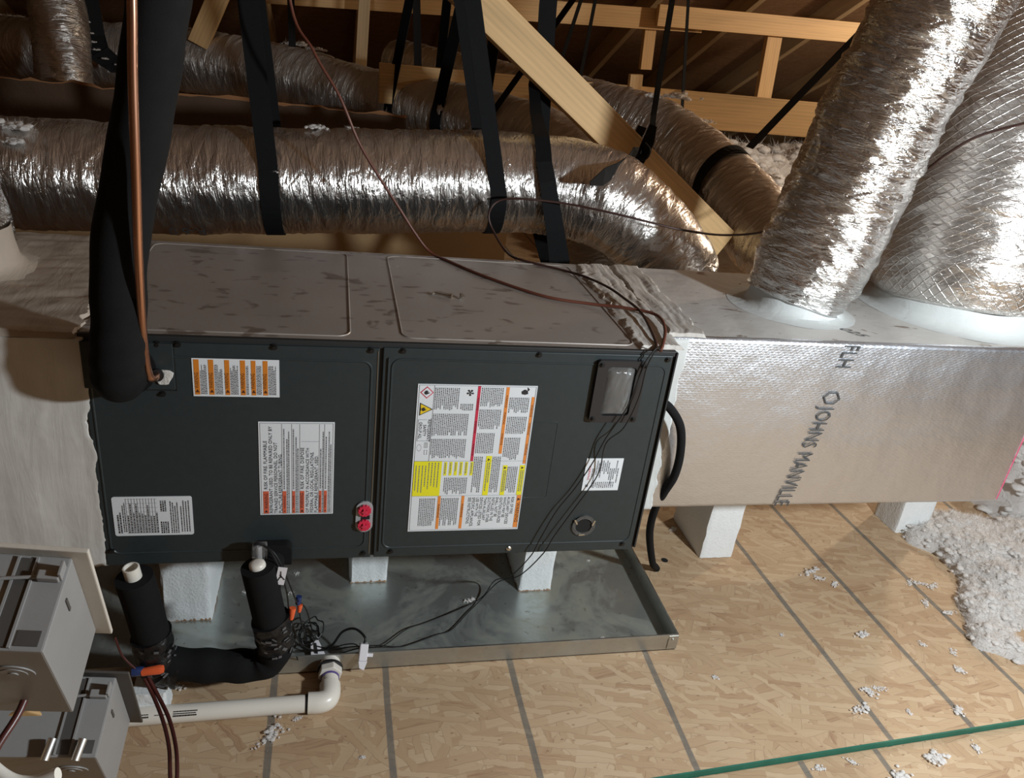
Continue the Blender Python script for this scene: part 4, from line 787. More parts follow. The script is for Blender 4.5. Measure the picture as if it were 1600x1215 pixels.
def tape_print(par, c, r, n, seed, a0, a1, dz):
    rr = random.Random(seed); mb = MB()
    for _ in range(n):
        a = math.radians(rr.uniform(a0, a1)); z = c[2] + rr.uniform(-dz, dz); tv = V((-math.sin(a), math.cos(a), 0)); nv = V((math.cos(a), math.sin(a), 0)); p = V((c[0], c[1], z)) + nv * r; sx, sz = rr.uniform(.002, .006), rr.uniform(.001, .003); q = rr.uniform(-.8, .8); e1 = tv * math.cos(q) + V((0, 0, 1)) * math.sin(q); e2 = nv.cross(e1)
        mb.add([p + e1 * sx + e2 * sz, p - e1 * sx + e2 * sz, p - e1 * sx - e2 * sz, p + e1 * sx - e2 * sz], [(0, 1, 2, 3)])
    return mb.build('tape_print', 'ink_light', par, kind='stuff')
M['ink_light'] = plain('tape_white_print', (.10, .10, .105), .5, 0, 90, .1)
tape_print(tw, (.284, -.053, .18), .0375, 22, 1, -130, -20, .035); tape_print(tw2, (.079, -.046, .14), .0378, 18, 2, -140, -10, .035)
# white stubs
st = MB(); seg = 24
def pipe_end(c, d, r, ri, ln_, mt, par, label, capd=False):
    d = V(d).normalized(); a = d.orthogonal().normalized(); b_ = d.cross(a); c = V(c); mb = MB(); vs = []
    prof = [(r, 0), (r, ln_), (r - .001, ln_ + .001), (ri, ln_ + .001), (ri, ln_ * .2)] if not capd else [(r, 0), (r, ln_ * .4), (r * .93, ln_ * .75), (r * .72, ln_ * .95), (r * .35, ln_ * 1.04)]
    for (q, z) in prof: vs += [c + d * z + q * (math.cos(2 * math.pi * k / seg) * a + math.sin(2 * math.pi * k / seg) * b_) for k in range(seg)]
    mb.add(vs, [(j * seg + k, j * seg + (k + 1) % seg, (j + 1) * seg + (k + 1) % seg, (j + 1) * seg + k) for j in range(len(prof) - 1) for k in range(seg)] + [tuple((len(prof) - 1) * seg + k for k in range(seg))]); mb.smooth = True
    return mb.build('pipe_stub', mt, par, label)
pipe_end((.0575, -.055, .316), (-.12, -.055, 1), .0138, .0112, .024, 'white_pvc', tr, 'open white pipe end')
pipe_end((.262, -.062, .336), (-.15, -.02, 1), .0145, 0, .012, 'white_pvc', tr, 'domed white pipe cap', True)
# outlet hood and clear switch between the cabinet and the stub
MB().prism([(p[0], -.004, p[1]) for p in rrect(.250, .318, .309, .352, .012, 6, corners=(1, 1, 0, 0))], (0, -.020, 0)).build('outlet_gasket', 'foam_black', tr, bevel=.002)
MB().tube(spline([(.285, .0, .318), (.284, -.03, .318), (.280, -.05, .30), (.279, -.058, .27)], 6), .021, 24).build('outlet_elbow', 'foam_black', tr)
fs_ = MB().box((.2505, -.046, .336), (.276, -.026, .366)).build('overflow_switch', 'lens', tr, 'clear plastic overflow switch', bevel=.003)
MB().tube([(.263, -.036, .338), (.263, -.036, .362)], .005, 14).build('switch_float', 'white_plastic', fs_); MB().tube(spline([(.255, -.036, .366), (.262, -.038, .3695), (.272, -.040, .366)], 5), .003, 8).build('switch_band', 'black_plastic', fs_)
tg = MB().box((-.008, -.0006, -.019), (.008, .0006, .019), Matrix.Translation((.3015, -.066, .318)) @ Matrix.Rotation(.18, 4, 'Y')).build('warning_tag', 'white_plastic', tr, 'white tag with black marks')
for dx, dz, ang in ((0, .004, 0), (-.003, -.004, .5), (.002, -.002, -.6)): MB().box((-.0007, -.0004, -.007), (.0007, .0004, .007), Matrix.Translation((.3015 + dx, -.0672, .318 + dz)) @ Matrix.Rotation(ang, 4, 'Y')).build('tag_mark', 'ink', tg)
# block under the trap
foam_block(.036, .094, -.074, -.022, .001, .062, 'small white block with faint print propping the black drain trap', False, False, 8)
# white drain pipe out of the pan
dp = thing('drain_line', 'white pvc drain line running left across the wood floor from the pan front', 'drain pipe', (.2, -.08, .02))
MB().tube([(-.34, -.088, .0205), (.352, -.083, .0205)], .0168, 28).build('pipe_run', 'white_pvc', dp)
MB().tube([(.345, -.083, .0205), (.352, -.083, .0205)], .0175, 28).build('joint_ring', 'ink', dp, 'dark glue ring')
MB().tube(spline([(.350, -.083, .021), (.372, -.083, .021), (.386, -.077, .0215), (.391, -.062, .022), (.391, -.042, .022)], 6), .0205, 28).build('elbow', 'white_pvc', dp)
MB().tube([(.391, -.047, .022), (.391, -.006, .022)], .0168, 28).build('riser', 'white_pvc', dp, 'short pipe with pink smear')
MB().tube([(.391, -.026, .022), (.391, -.021, .022)], .0182, 28).build('joint_ring', 'primer', dp, 'purple primer ring')
hx_ = [(.391 + .0245 * math.cos(math.radians(60 * k + 15)), -.006, .0255 + .0245 * math.sin(math.radians(60 * k + 15))) for k in range(6)]
MB().prism([(x, -.022, z) for x, _, z in hx_], (0, .016, 0)).build('hex_adapter', 'white_pvc', dp, bevel=.002)
MB().tube([(.391, -.006, .0255), (.391, -.0015, .0255)], .0255, 28).build('gasket', 'black_plastic', dp); MB().tube([(.391, -.002, .0255), (.391, .0145, .0255)], .020, 24).build('threaded_end', 'white_pvc', dp)
pp = Print(lambda s, t, h: (s, -.085 - .0172 * math.cos(t / .0168) - h * .6, .0205 + .0172 * math.sin(-t / .0168 + .9) * 1.0))
def pipe_print(x0, x1, rows):
    mb = MB()
    for i, (a0, hgt) in enumerate(rows):
        p = x0
        while p < x1:
            wl_ = random.uniform(.002, .005); q = [];
            for (x, aa) in ((p, a0), (p + wl_, a0), (p + wl_, a0 + hgt), (p, a0 + hgt)): q.append((x, -.0862 - .0174 * math.cos(math.radians(aa)) + .0003, .0205 + .0174 * math.sin(math.radians(aa))))
            mb.add(q, [(0, 1, 2, 3)]); p += wl_ + .0012
    return mb.build('pipe_print', 'ink', dp, kind='stuff')
pipe_print(.110, .150, ((58, 7), (46, 6), (32, 9))); pipe_print(.04, .068, ((52, 6), (36, 9))); pipe_print(.078, .10, ((46, 5),))

# ================================================================== WIRES, CABLE AND PAN SWITCH
def wire(name, pts, r, mt, lab, cat='wire', n=10, seg=10):
    o = MB().tube(spline(pts, n), r, seg).build(name, mt); return tag(o, lab, cat)
ZT = Z1
wire('control_wire', [(.24, .66, 2.6), (.262, .65, 1.7), (.282, .639, 1.263), (.335, .593, 1.149), (.389, .575, 1.068), (.431, .570, .980), (.476, .562, .912), (.523, .553, .848), (.573, .545, .780), (.605, .533, .750), (.64, .485, ZT + .0035), (.707, .384, ZT + .0035), (.81, .273, ZT + .0035), (.90, .235, ZT + .0045), (.95, .205, ZT + .011), (1.0, .165, ZT + .0165), (1.012, .13, ZT + .0165), (1.0, .075, ZT + .013), (.975, .02, ZT + .006), (.962, -.002, ZT + .003)], .0032, 'wire_brown', 'long thin brown control wire falling from the roof across the cabinet top', n=8)
wire('control_wire', [(.955, -.002, ZT + .003), (.966, .04, ZT + .009), (.983, .162, ZT + .0155), (.975, .25, ZT + .016), (.962, .32, ZT + .0155), (.935, .40, ZT + .011), (.90, .468, ZT + .0035), (.818, .533, ZT + .003), (.795, .60, .745), (.772, .665, .775), (.758, .680, .806), (.762, .683, .832), (.785, .686, .852), (.84, .672, .862), (.95, .650, .862), (1.066, .600, .856), (1.228, .560, .838), (1.38, .60, .825), (1.50, .60, .85), (1.60, .58, .92), (1.65, .47, .99), (1.652, .34, 1.051), (1.637, .257, 1.108), (1.646, .198, 1.154), (1.685, .127, 1.194), (1.745, .071, 1.23), (1.9, .05, 1.3), (2.4, .2, 1.6)], .0028, 'wire_dark', 'dark brown wire looping past the strap end and on behind the tall duct', n=8)
BW = [[(.962, -.002, ZT + .003), (.948, -.014, .757), (.932, -.018, .735), (.925, -.020, .708), (.910, -.0225, .64), (.882, -.020, .575), (.868, -.014, .52), (.842, -.012, .46), (.812, -.014, .41), (.787, -.016, .345), (.775, -.01, .30), (.77, .09, .17), (.772, .225, .045), (.74, .205, .012), (.669, .165, .010), (.60, .135, .008), (.555, .115, .010), (.503, .066, .014), (.468, .035, .04), (.455, .020, .051), (.44, .035, .052), (.418, .058, .03), (.39, .06, .02), (.36, .07, .02)],
      [(.956, -.002, ZT + .003), (.945, -.016, .75), (.934, -.020, .72), (.929, -.023, .66), (.912, -.0235, .60), (.884, -.021, .565), (.884, -.014, .50), (.868, -.013, .455), (.845, -.014, .41), (.815, -.015, .35), (.800, -.01, .305), (.79, .09, .17), (.78, .215, .05), (.735, .195, .012), (.70, .16, .008), (.655, .108, .008), (.62, .095, .008), (.558, .068, .010), (.53, .062, .012), (.49, .045, .035), (.46, .026, .054), (.43, .03, .05), (.40, .045, .03), (.34, .06, .02)]]
wire('low_voltage_wire', BW[0], .0012, 'wire_black', 'thin black wire hanging over the sight window, left strand in the pan', n=7, seg=8)
wire('low_voltage_wire', BW[1], .0012, 'wire_black', 'thin black wire beside it, right strand draped into the pan', n=7, seg=8)
pc = thing('power_cable', 'thick black cable bowing out beside the white duct seam to the floor', 'cable', (1.22, .28, 0))
MB().tube(spline([(.985, .045, .605), (1.005, .04, .622), (1.030, .036, .607), (1.060, .040, .565), (1.078, .050, .50), (1.082, .060, .44), (1.078, .08, .385), (1.082, .11, .32), (1.11, .16, .22), (1.18, .245, .07), (1.213, .283, .022), (1.222, .290, .010)], 10), .0088, 16).build('cable_jacket', 'foam_black', pc)
# sensor in the pan
fw = thing('pan_switch', 'small white float switch clipped over the pan lip near the drain fitting', 'switch', (.46, .02, .04))
mtx = Matrix.Translation((.4565, .0135, .044)) @ Matrix.Rotation(.12, 4, 'Y') @ Matrix.Rotation(-.55, 4, 'X')
MB().box((-.0085, -.010, -.012), (.0085, .010, .022), mtx).build('switch_body', 'white_plastic', fw, bevel=.002)
MB().prism([mtx @ V(p) for p in ((-.009, -.011, -.012), (.009, -.011, -.012), (.004, -.011, -.030), (-.006, -.011, -.026))], mtx.to_3x3() @ V((0, .004, 0))).build('switch_clip', 'white_plastic', fw, bevel=.0008)
MB().box((.008, -.006, -.004), (.020, .002, .003), mtx).build('clip_tab', 'white_plastic', fw, bevel=.001)
MB().tube(spline([mtx @ V((0, 0, .020)), mtx @ V((0, .002, .034)), V((.44, .055, .075)), V((.415, .062, .062)), V((.395, .055, .035)), V((.372, .062, .015)), V((.345, .09, .01))], 7), .0026, 10).build('switch_lead', 'wire_black', fw)
# coil of spare lead with nuts and tag
cw = thing('wire_coil', 'tangled coil of thin black lead beside the right trap stub', 'wire', (.345, .10, .01))
rr = random.Random(4)
for k in range(4):
    c = V((.350 + rr.uniform(-.006, .006), .105 + rr.uniform(-.006, .006), .014 + .006 * k)); P = []
    for j in range(17): a = 2 * math.pi * j / 16; P.append(c + V((math.cos(a + k) * rr.uniform(.017, .024), math.sin(a + k) * rr.uniform(.026, .036), rr.uniform(-.004, .004))))
    MB().tube(spline(P, 4), .0015, 6).build('coil_loop', 'wire_black', cw)
for P in ([(.268, -.04, .368), (.285, -.052, .36), (.298, -.064, .335), (.310, -.06, .28), (.314, -.05, .22), (.318, -.03, .15), (.325, .0, .09)], [(.272, -.04, .366), (.29, -.05, .356), (.306, -.055, .32), (.322, -.05, .262), (.330, -.03, .21), (.335, .02, .12), (.343, .08, .03)], [(.33, -.04, .238), (.343, -.02, .20), (.352, .03, .11), (.352, .09, .03)], [(.318, -.05, .20), (.33, .0, .10), (.35, .03, .05), (.385, .045, .03), (.43, .035, .045)], [(.325, -.0, .06), (.33, .02, .03), (.36, .03, .012), (.40, .05, .01), (.45, .03, .046)]): MB().tube(spline(P, 7), .0014, 6).build('lead', 'wire_black', cw)
def nut(c, d, L_, r0, r1, mt, par, lab):
    c, d = V(c), V(d).normalized(); return MB().tube([c, c + d * L_ * .2, c + d * L_ * .85, c + d * L_], [r0, r0, r1, r1 * .8], 12).build('wire_nut', mt, par, lab)
nut((.3205, -.052, .232), (-.1, -.15, -.9), .024, .0062, .0045, 'orange_nut', cw, 'orange wire nut'); nut((.333, -.036, .225), (-.1, -.1, -.9), .016, .0050, .0038, 'orange_nut', cw, 'orange wire nut'); nut((.331, -.034, .243), (-.1, -.1, -.9), .017, .0056, .0054, 'blue_nut', cw, 'blue wire nut collar')
tgw = MB().prism([(.352, .048, .012), (.372, .040, .012), (.383, .044, .012), (.366, .085, .020), (.350, .083, .020)], (0, .0006, .001)).build('paper_tag', 'white_plastic', cw, 'white paper tag')
MB().prism([(.360, .052, .0165), (.366, .050, .0165), (.362, .076, .0215), (.357, .077, .0215)], (0, 0, .0006)).build('tag_mark', 'ink', tgw)
# left nut with its two maroon leads
cn = thing('trap_wires', 'two maroon wires with an orange nut curving down from the left trap stub', 'wire', (.09, -.09, .1))
nut((.062, -.084, .128), (1, -.05, .18), .036, .0075, .0085, 'orange_nut', cn, 'orange wire nut'); nut((.045, -.082, .128), (1, 0, .05), .020, .0085, .008, 'blue_nut', cn, 'dark blue nut collar')
MB().tube(spline([(.072, -.088, .118), (.092, -.115, .10), (.118, -.165, .10), (.138, -.22, .104), (.151, -.274, .112), (.158, -.33, .10), (.16, -.40, .04), (.15, -.46, .004)], 9), .0034, 10).build('lead', 'wire_red', cn)
MB().tube(spline([(.066, -.089, .116), (.086, -.118, .098), (.110, -.17, .097), (.129, -.225, .10), (.141, -.28, .108), (.150, -.335, .096), (.152, -.41, .04), (.14, -.47, .004)], 9), .0034, 10).build('lead', 'wire_red', cn)
MB().tube(spline([(.055, -.084, .13), (.03, -.075, .16), (.02, -.07, .20)], 6), .002, 8).build('lead', 'wire_red', cn)

# ================================================================== GREY JUNCTION BOXES (near the camera)
post = board('wall_post', (.055, -.60, .0), (.055, -.60, 1.7), (1, 0, 0), .09, .038, 'pine'); post.location.x = -.035; tag(post, 'sawn pine post carrying the grey boxes, just outside the left edge', 'post')
RB = Matrix.Rotation(-.0246, 4, 'Z') @ Matrix.Rotation(.1105, 4, 'Y') @ Matrix.Rotation(.4638, 4, 'X')
def grey_box(loc, lab, flange_mt, lugs):
    t = thing('junction_box', lab, 'electrical box', loc, 'grey junction boxes'); X = Matrix.Translation(loc) @ RB
    W_, D_, H_ = .150, .0815, .166
    mb = MB().box((-W_, 0, -H_), (0, D_, 0), X); mb.build('box_body', 'grey_plastic', t, bevel=.0018)
    fl_ = MB().box((-W_ - .014, D_, -H_ - .012), (.0135, D_ + (.0045 if not lugs else .003), .012), X).build('cover_flange', flange_mt, t, 'paler cover flange', bevel=.0012)
    MB().box((-.0385, .003, -.0012), (-.0265, D_ - .003, .0008), X).build('cable_groove', 'grey_dark', t)
    for x in (-.0395, -.0255): MB().box((x - .0010, .002, -.001), (x + .0010, D_ - .002, .0022), X).build('groove_lip', 'grey_plastic', t)
    MB().box((-.0205, .058, 0), (-.004, .066, .008), X).build('hinge_lug', 'grey_plastic', t, bevel=.001); MB().box((-.0045, .060, .0), (-.002, .073, .013), X).build('hinge_ear', 'grey_plastic', t, bevel=.0006)
    MB().tube([X @ V(p) for p in ((-.070, .050, .003), (-.045, .058, .004), (-.0205, .061, .004))], .0016, 10).build('hinge_pin', 'grey_plastic', t)
    MB().box((-.0005, .050, -.040), (.0012, .053, -.018), X).build('side_mark', 'grey_dark', t)
    MB().box((-.0225, .004, 0), (-.005, .017, .0008), X).build('moulded_pad', 'grey_dark', t, bevel=.0004)
    for r_, h_ in ((.0165, .0010), (.011, .0016), (.004, .0024)):
        MB().tube([X @ V((-.030, .0005, -.052)), X @ V((-.030, -h_, -.052))], r_, 24).build('knockout_ring', 'grey_plastic', t)
    MB().tube([X @ V((-.075, .04, -H_)), X @ V((-.075, .04, -H_ - .018))], .015, 20).build('conduit_hub', 'grey_plastic', t)
    if lugs:
        for x in (-.046, -.018): MB().tube([X @ V((x, -.004, .006)), X @ V((x + .003, .016, .010))], .0042, 12).build('terminal_lug', 'galv', t, 'metal terminal lug')
    MB().box((-W_ - .03, D_ * .3, -H_ * .7), (-W_ + .002, D_ * .7, -H_ * .3), X).build('mount_arm', 'grey_plastic', t)
    return t
grey_box((.161, -.691, .757), 'upper grey plastic junction box at the left edge, nearest the camera, cream flange', 'cream', False)
grey_box((.153, -.597, .523), 'lower grey plastic junction box at the bottom left corner with metal lugs', 'grey_dark', True)
o = MB().tube(spline([(.06, -.63, .595), (.095, -.655, .578), (.118, -.662, .574), (.143, -.662, .582)], 6), .0062, 16).build('conduit_stub', 'white_pvc'); tag(o, 'short cream conduit at the bottom left corner beside the lower box', 'conduit')
o = MB().tube(spline([(.118, -.60, .66), (.112, -.638, .640), (.100, -.668, .625), (.094, -.69, .60), (.092, -.70, .54)], 6), .0034, 10).build('lead_wire', 'wire_red'); tag(o, 'maroon wire crossing the cream conduit at the bottom left corner', 'wire')
o = MB().prism([(.040, -.560, .50), (.095, -.560, .505), (.100, -.560, .545), (.082, -.560, .556), (.040, -.560, .545)], (0, .020, .0)).build('wood_offcut', 'pine', bevel=.002); tag(o, 'rough pine scrap between the two grey boxes', 'wood')

# ================================================================== LOOSE INSULATION AND SCRAPS
ICO_V, ICO_F = None, None
def ico():
    global ICO_V, ICO_F
    if ICO_V is None:
        bm = bmesh.new(); bmesh.ops.create_icosphere(bm, subdivisions=2, radius=1); bm.verts.ensure_lookup_table()
        ICO_V = np.array([tuple(v.co) for v in bm.verts]); ICO_F = [tuple(v.index for v in f.verts) for f in bm.faces]; bm.free()
    return ICO_V, ICO_F
def clump(mb, c, r, flat, rng):
    vv, ff = ico(); n = vv.shape[0]; k = .8 + .45 * rng.rand(n, 1); q = vv * k * r * np.array([1 + .5 * rng.rand(), 1 + .5 * rng.rand(), flat]); a = rng.rand() * 6.28
    R = np.array([[math.cos(a), -math.sin(a), 0], [math.sin(a), math.cos(a), 0], [0, 0, 1]]); mb.add((q @ R.T + np.array(c)).tolist(), ff)
    m_ = 14; d = rng.randn(m_, 3) * np.array([1, 1, .7]); d /= np.linalg.norm(d, axis=1)[:, None]; p0 = np.array(c) + d * r * .6; p1 = p0 + (d + rng.randn(m_, 3) * .7) * r * (.5 + rng.rand(m_, 1) * .8); sd_ = rng.randn(m_, 3) * r * .035
    tv = np.stack([p0 - sd_, p0 + sd_, p1], 1).reshape(-1, 3); tv[:, 2] = np.maximum(tv[:, 2], c[2] - r * .3); mb.add(tv.tolist(), [(3 * q_, 3 * q_ + 1, 3 * q_ + 2) for q_ in range(m_)])
def heap(name, x0, x1, y0, y1, blobs, step, rough, nclump, cr, lab, seed, zbase=0, nfib=20000, fl=.010):
    rng = np.random.RandomState(seed); nx, ny = int((x1 - x0) / step), int((y1 - y0) / step); xs = np.linspace(x0, x1, nx); ys = np.linspace(y0, y1, ny); Xg, Yg = np.meshgrid(xs, ys, indexing='ij'); Z = np.zeros_like(Xg)
    f = lambda s: vnoise(Xg / s + seed * 3.1, Yg / s + seed * 7.7)
    wx = Xg + .35 * blobs[0][2] * (f(blobs[0][2] * .5) - .5); wy = Yg + .35 * blobs[0][2] * (f(blobs[0][2] * .45) - .5)
    for bx, by, br, bh in blobs:
        d = ((wx - bx) ** 2 + (wy - by) ** 2) / br ** 2; Z = np.maximum(Z, bh * np.clip(1 - d, 0, 1) ** .75)
    rz = rough * (1.0 * (f(rough * 3.2) - .5) + .8 * np.abs(f(rough * 1.4) - .5) + .55 * (f(rough * .6) - .5)); Z = np.where(Z > .002, Z + rz * np.clip(Z / (rough * 1.0), 0, 1), -.02)
    mb = MB(); vs = np.stack([Xg, Yg, Z + zbase], -1).reshape(-1, 3).tolist(); keep = []
    Zm = np.maximum(np.maximum(Z[:-1, :-1], Z[1:, :-1]), np.maximum(Z[:-1, 1:], Z[1:, 1:]))
    for i, j in zip(*np.where(Zm > .0)): keep.append((int(i * ny + j), int((i + 1) * ny + j), int((i + 1) * ny + j + 1), int(i * ny + j + 1)))
    used = sorted({v for q in keep for v in q}); mp = {v: k for k, v in enumerate(used)}; mb.add([vs[v] for v in used], [tuple(mp[v] for v in q) for q in keep])
    ii, jj = np.where(Z > .002); pick = rng.randint(0, len(ii), nclump)
    for k in pick:
        i, j = ii[k], jj[k]; clump(mb, (Xg[i, j] + rng.randn() * step, Yg[i, j] + rng.randn() * step, zbase + max(Z[i, j], .002) - cr * .15), cr * (.4 + rng.rand()), .7, rng)
    pk = rng.randint(0, len(ii), nfib); P0 = np.stack([Xg[ii[pk], jj[pk]], Yg[ii[pk], jj[pk]], zbase + Z[ii[pk], jj[pk]] + cr * .5 * rng.rand(nfib)], -1); P0[:, :2] += rng.randn(nfib, 2) * step * .6
    d = rng.randn(nfib, 3); d[:, 2] = np.abs(d[:, 2]) * .7; d /= np.linalg.norm(d, axis=1)[:, None]; ln = fl * (.4 + rng.rand(nfib, 1)); sdv = np.cross(d, rng.randn(nfib, 3)); sdv *= fl * .028 / np.linalg.norm(sdv, axis=1)[:, None]; bend = rng.randn(nfib, 3) * fl * .3
    Q = np.stack([P0 - sdv, P0 + sdv, P0 + d * ln * .5 + bend * .6 + sdv, P0 + d * ln * .5 + bend * .6 - sdv, P0 + d * ln * .9 + bend * 1.8], 1).reshape(-1, 3); mb.add(Q.tolist(), [f_ for q_ in range(nfib) for f_ in ((5 * q_, 5 * q_ + 1, 5 * q_ + 2, 5 * q_ + 3), (5 * q_ + 3, 5 * q_ + 2, 5 * q_ + 4))])
    mb.smooth = True; me = bpy.data.meshes.new(name); me.from_pydata(mb.v, [], mb.f); me.materials.append(M['wool']); me.shade_smooth(); o = bpy.data.objects.new(name, me); COL.objects.link(o)
    return tag(o, lab, 'insulation', kind='stuff')
heap('loose_insulation', 1.88, 2.95, -.25, .75, [(2.36, .26, .20, .085), (2.25, .40, .13, .06), (2.19, .50, .10, .045), (2.22, .26, .13, .06), (2.30, .12, .18, .08), (2.14, .09, .11, .04), (2.05, .06, .075, .026), (2.03, -.02, .06, .026), (2.0, -.04, .045, .02), (2.50, .14, .22, .11), (2.62, .3, .2, .12), (2.4, .02, .16, .06), (2.2, .35, .12, .05)], .0055, .022, 2600, .0062, 'white fluffy heap of loose insulation spilling over the floor at the right edge', 3, 0, 80000, .011)
heap('loose_insulation', 2.35, 3.6, .25, 1.7, [(2.72, .60, .26, .27), (3.0, .85, .45, .34), (2.75, 1.1, .4, .3)], .010, .028, 1200, .012, 'higher white bank of loose insulation beyond the end of the trunk duct', 5, 0, 25000, .016)
heap('loose_insulation', 1.6, 6.6, 2.75, 5.7, [(2.9, 3.5, 1.1, .66), (3.9, 3.8, 1.3, .68), (2.4, 4.6, 1.2, .62), (4.8, 4.5, 1.6, .66), (5.4, 4.5, 1.0, .6)], .035, .085, 5000, .026, 'white drifts of loose insulation far behind under the low chord', 8, 0, 40000, .04)
heap('loose_insulation', .75, 1.5, 1.05, 1.8, [(1.12, 1.40, .30, .22), (.95, 1.5, .2, .15)], .014, .03, 600, .012, 'small pale mound of insulation on the floor behind the cabinet', 9, 0, 6000, .018)
rng = np.random.RandomState(3)
def tuft(x, y, z, s, lab, group, n=6, flat=.6, elong=0):
    mb = MB(); a = rng.rand() * 6.28
    for _ in range(n * 6):
        t = rng.randn() * elong; clump(mb, (rng.randn() * s * .55 + math.cos(a) * t, rng.randn() * s * .45 + math.sin(a) * t, s * .22 + abs(rng.randn()) * s * .14), s * (.12 + .20 * rng.rand()), flat * .8, rng)
    for _ in range(n * 16):
        t = rng.randn() * elong; c_ = np.array((rng.randn() * s * .5 + math.cos(a) * t, rng.randn() * s * .4 + math.sin(a) * t, s * .12)); d = rng.randn(3); d[2] = abs(d[2]) * .6; d /= np.linalg.norm(d); e = np.cross(d, rng.randn(3)); e *= s * .03 / np.linalg.norm(e)
        mb.add([c_ - e, c_ + e, c_ + d * s * (.5 + .6 * rng.rand())], [(0, 1, 2)])
    mb.smooth = True; o = mb.build('insulation_scrap', 'wool'); o.location = (x, y, z); return tag(o, lab, 'insulation', group)
LF = 'white scrap of loose insulation lying on the wood floor'
for x, y, s, e in ((1.663, .262, .011, .016), (1.672, .235, .008, .006), (1.70, .205, .008, .004), (1.661, .023, .011, .008), (1.563, -.150, .010, .008), (1.513, -.19, .010, .012), (1.594, -.14, .006, .01), (1.835, -.106, .009, .004), (1.74, -.217, .010, .004), (1.961, .197, .010, .012), (1.99, .182, .009, .008), (1.93, .20, .006, .006), (1.95, -.032, .006, .003), (1.222, -.074, .005, .003), (.289, -.125, .012, .012), (.283, -.14, .008, .014), (.10, .0, .007, .005), (1.345, .47, .008, .004), (1.80, -.02, .006, .004), (1.865, -.05, .007, .006), (1.62, -.21, .005, .003), (1.45, .04, .004, .002), (.33, -.1, .005, .003), (.45, -.2, .004, .002), (1.92, .12, .008, .01), (1.96, .08, .009, .012)): tuft(x, y, .0, s, LF, 'scraps of insulation on the wood floor', 5, .6, e)
for x, y, s in ((1.606, -.317, .016), (1.502, -.345, .013), (1.508, -.37, .012), (1.34, -.31, .006), (1.72, -.30, .007), (1.42, -.305, .006), (1.90, -.285, .008)): tuft(x, y, -.012, s, 'white scrap of insulation on the lower front floor sheet', 'scraps of insulation on the front sheet', 6, .7, .006)
for x, y, s in ((.215, .30, .005), (.20, .27, .006), (.31, .33, .005), (.30, .26, .005), (.71, .205, .008), (.72, .21, .006), (.25, .26, .004), (.95, .42, .004), (1.05, .34, .004), (1.0, .06, .004)): tuft(x, y, .003, s, 'small white crumb in the drain pan', 'white crumbs in the drain pan', 4)
for x, y, z, s in ((-.32, .80, .905, .026), (-.315, .765, .88, .018), (.33, .86, .957, .013), (.345, .87, .957, .011), (.42, .875, .962, .010), (.56, .90, .962, .007), (.25, .745, .865, .012)): tuft(x, y, z, s, 'white fluff caught on top of the horizontal foil duct', 'fluff on the horizontal duct', 8, .9, .004)
for x, y, z in ((-.56, 2.37, 1.06), (-.545, 2.36, .99), (-.53, 2.34, .965), (-.50, 2.35, .935), (-.46, 2.38, .915), (-.43, 2.4, .905), (-.55, 2.37, 1.02)): tuft(x, y, z, .011, 'white fluff stuck to the drooping black strap', 'fluff on the drooping strap', 4, .9)
for x, y, z, s in ((1.66, 1.75, 1.06, .035), (1.78, 1.75, .985, .02), (1.60, 1.84, 1.05, .025), (1.83, 1.28, .87, .02), (.2, 2.68, 1.045, .03), (.03, 2.76, 1.04, .02), (-1.13, 3.3, .99, .03), (.29, 2.6, 1.04, .02)): tuft(x, y, z, s, 'pale fluff lying on a dusty foil duct', 'fluff on the dusty ducts', 7, .8, .02)
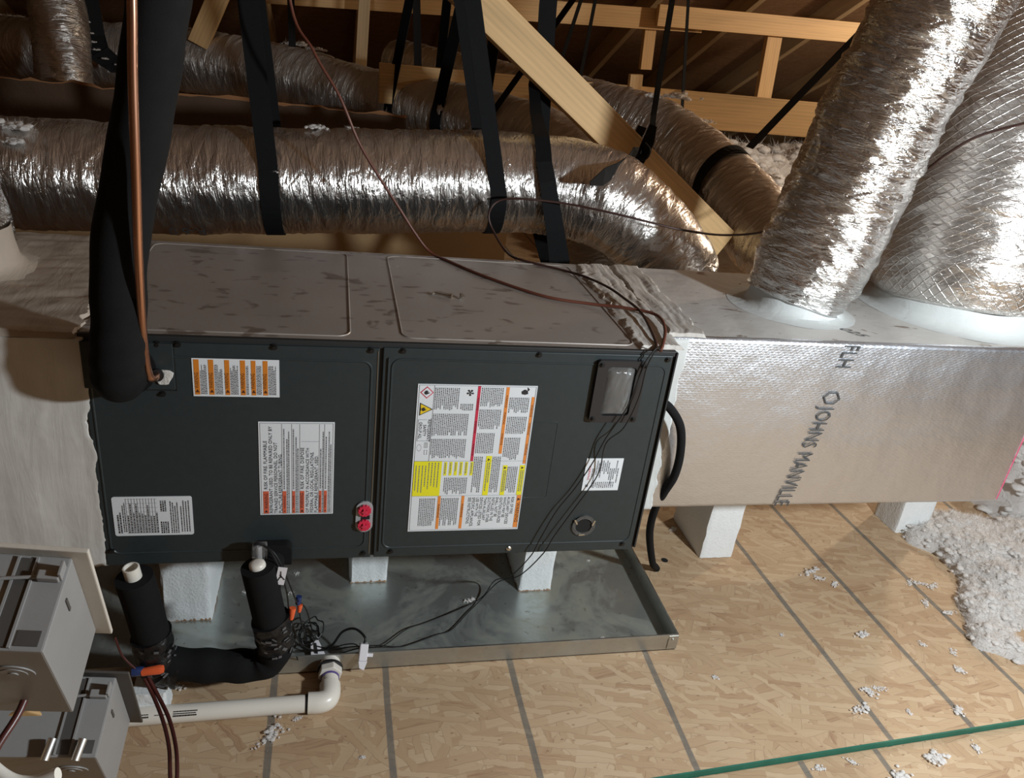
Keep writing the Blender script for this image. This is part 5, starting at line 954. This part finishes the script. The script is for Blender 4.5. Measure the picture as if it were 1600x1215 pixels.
# loose screw on the cabinet top
s1 = thing('loose_screw', 'bright metal screw lying on the dusty cabinet top', 'screw', (.592, .25, Z1))
MB().tube([(.580, .262, Z1 + .0035), (.612, .246, Z1 + .0035)], .0022, 8).build('shank', 'zinc', s1); MB().tube([(.611, .2465, Z1 + .0035), (.6135, .2453, Z1 + .0035)], .0055, 8).build('head', 'zinc', s1); MB().tube([(.580, .262, Z1 + .0035), (.574, .254, Z1 + .003)], .0020, 8).build('bent_tip', 'zinc', s1)
o = MB().tube([(.628, .242, Z1 + .001), (.633, .240, Z1 + .008)], .0030, 8).tube([(.632, .2405, Z1 + .007), (.6335, .2400, Z1 + .0095)], .0058, 8).build('loose_screw', 'zinc'); tag(o, 'short stubby screw standing beside the longer loose screw', 'screw')
# kraft faced batt dim in the left background, its torn edge coloured orange as if lit
bt = thing('kraft_batt', 'dark kraft faced insulation batt standing dim behind the horizontal duct', 'insulation', (-.1, 2.0, .4))
n = 60; lo = []; hi = []
for k in range(n + 1):
    x = -1.3 + 1.95 * k / n; lo.append((x, 1.96, .50)); hi.append((x, 1.96, .872 + .012 * float(vnoise(np.array(k * .5), np.array(1.))) + .008 * float(vnoise(np.array(k * 1.7), np.array(5.)))))
mb = MB(); mb.add(lo + hi + [(p[0], p[1] + .03, p[2]) for p in lo + hi], [(k, k + 1, n + 2 + k, n + 1 + k) for k in range(n)] + [(2 * n + 2 + k, 3 * n + 3 + k, 3 * n + 4 + k, 2 * n + 3 + k) for k in range(n)] + [(n + 1 + k, n + 2 + k, 3 * n + 4 + k, 3 * n + 3 + k) for k in range(n)]); mb.build('kraft_face', 'kraft', bt)
mb = MB(); mb.add([(p[0], 1.957, p[2] - .004) for p in hi] + [(p[0], 1.957, p[2] + .022 * max(0, float(vnoise(np.array(k * .7), np.array(9.))) - .25)) for k, p in enumerate(hi)], [(k, k + 1, n + 2 + k, n + 1 + k) for k in range(n)]); mb.build('torn_edge_lit', 'kraft_edge_lit', bt, 'torn paper edge coloured orange as if lit')

o = MB().box((-1.3, 1.97, .0), (1.10, 1.985, .52)).build('plywood_panel', 'ply'); tag(o, 'tan plywood panel seen in the gap under the horizontal duct behind the cabinet', 'panel')
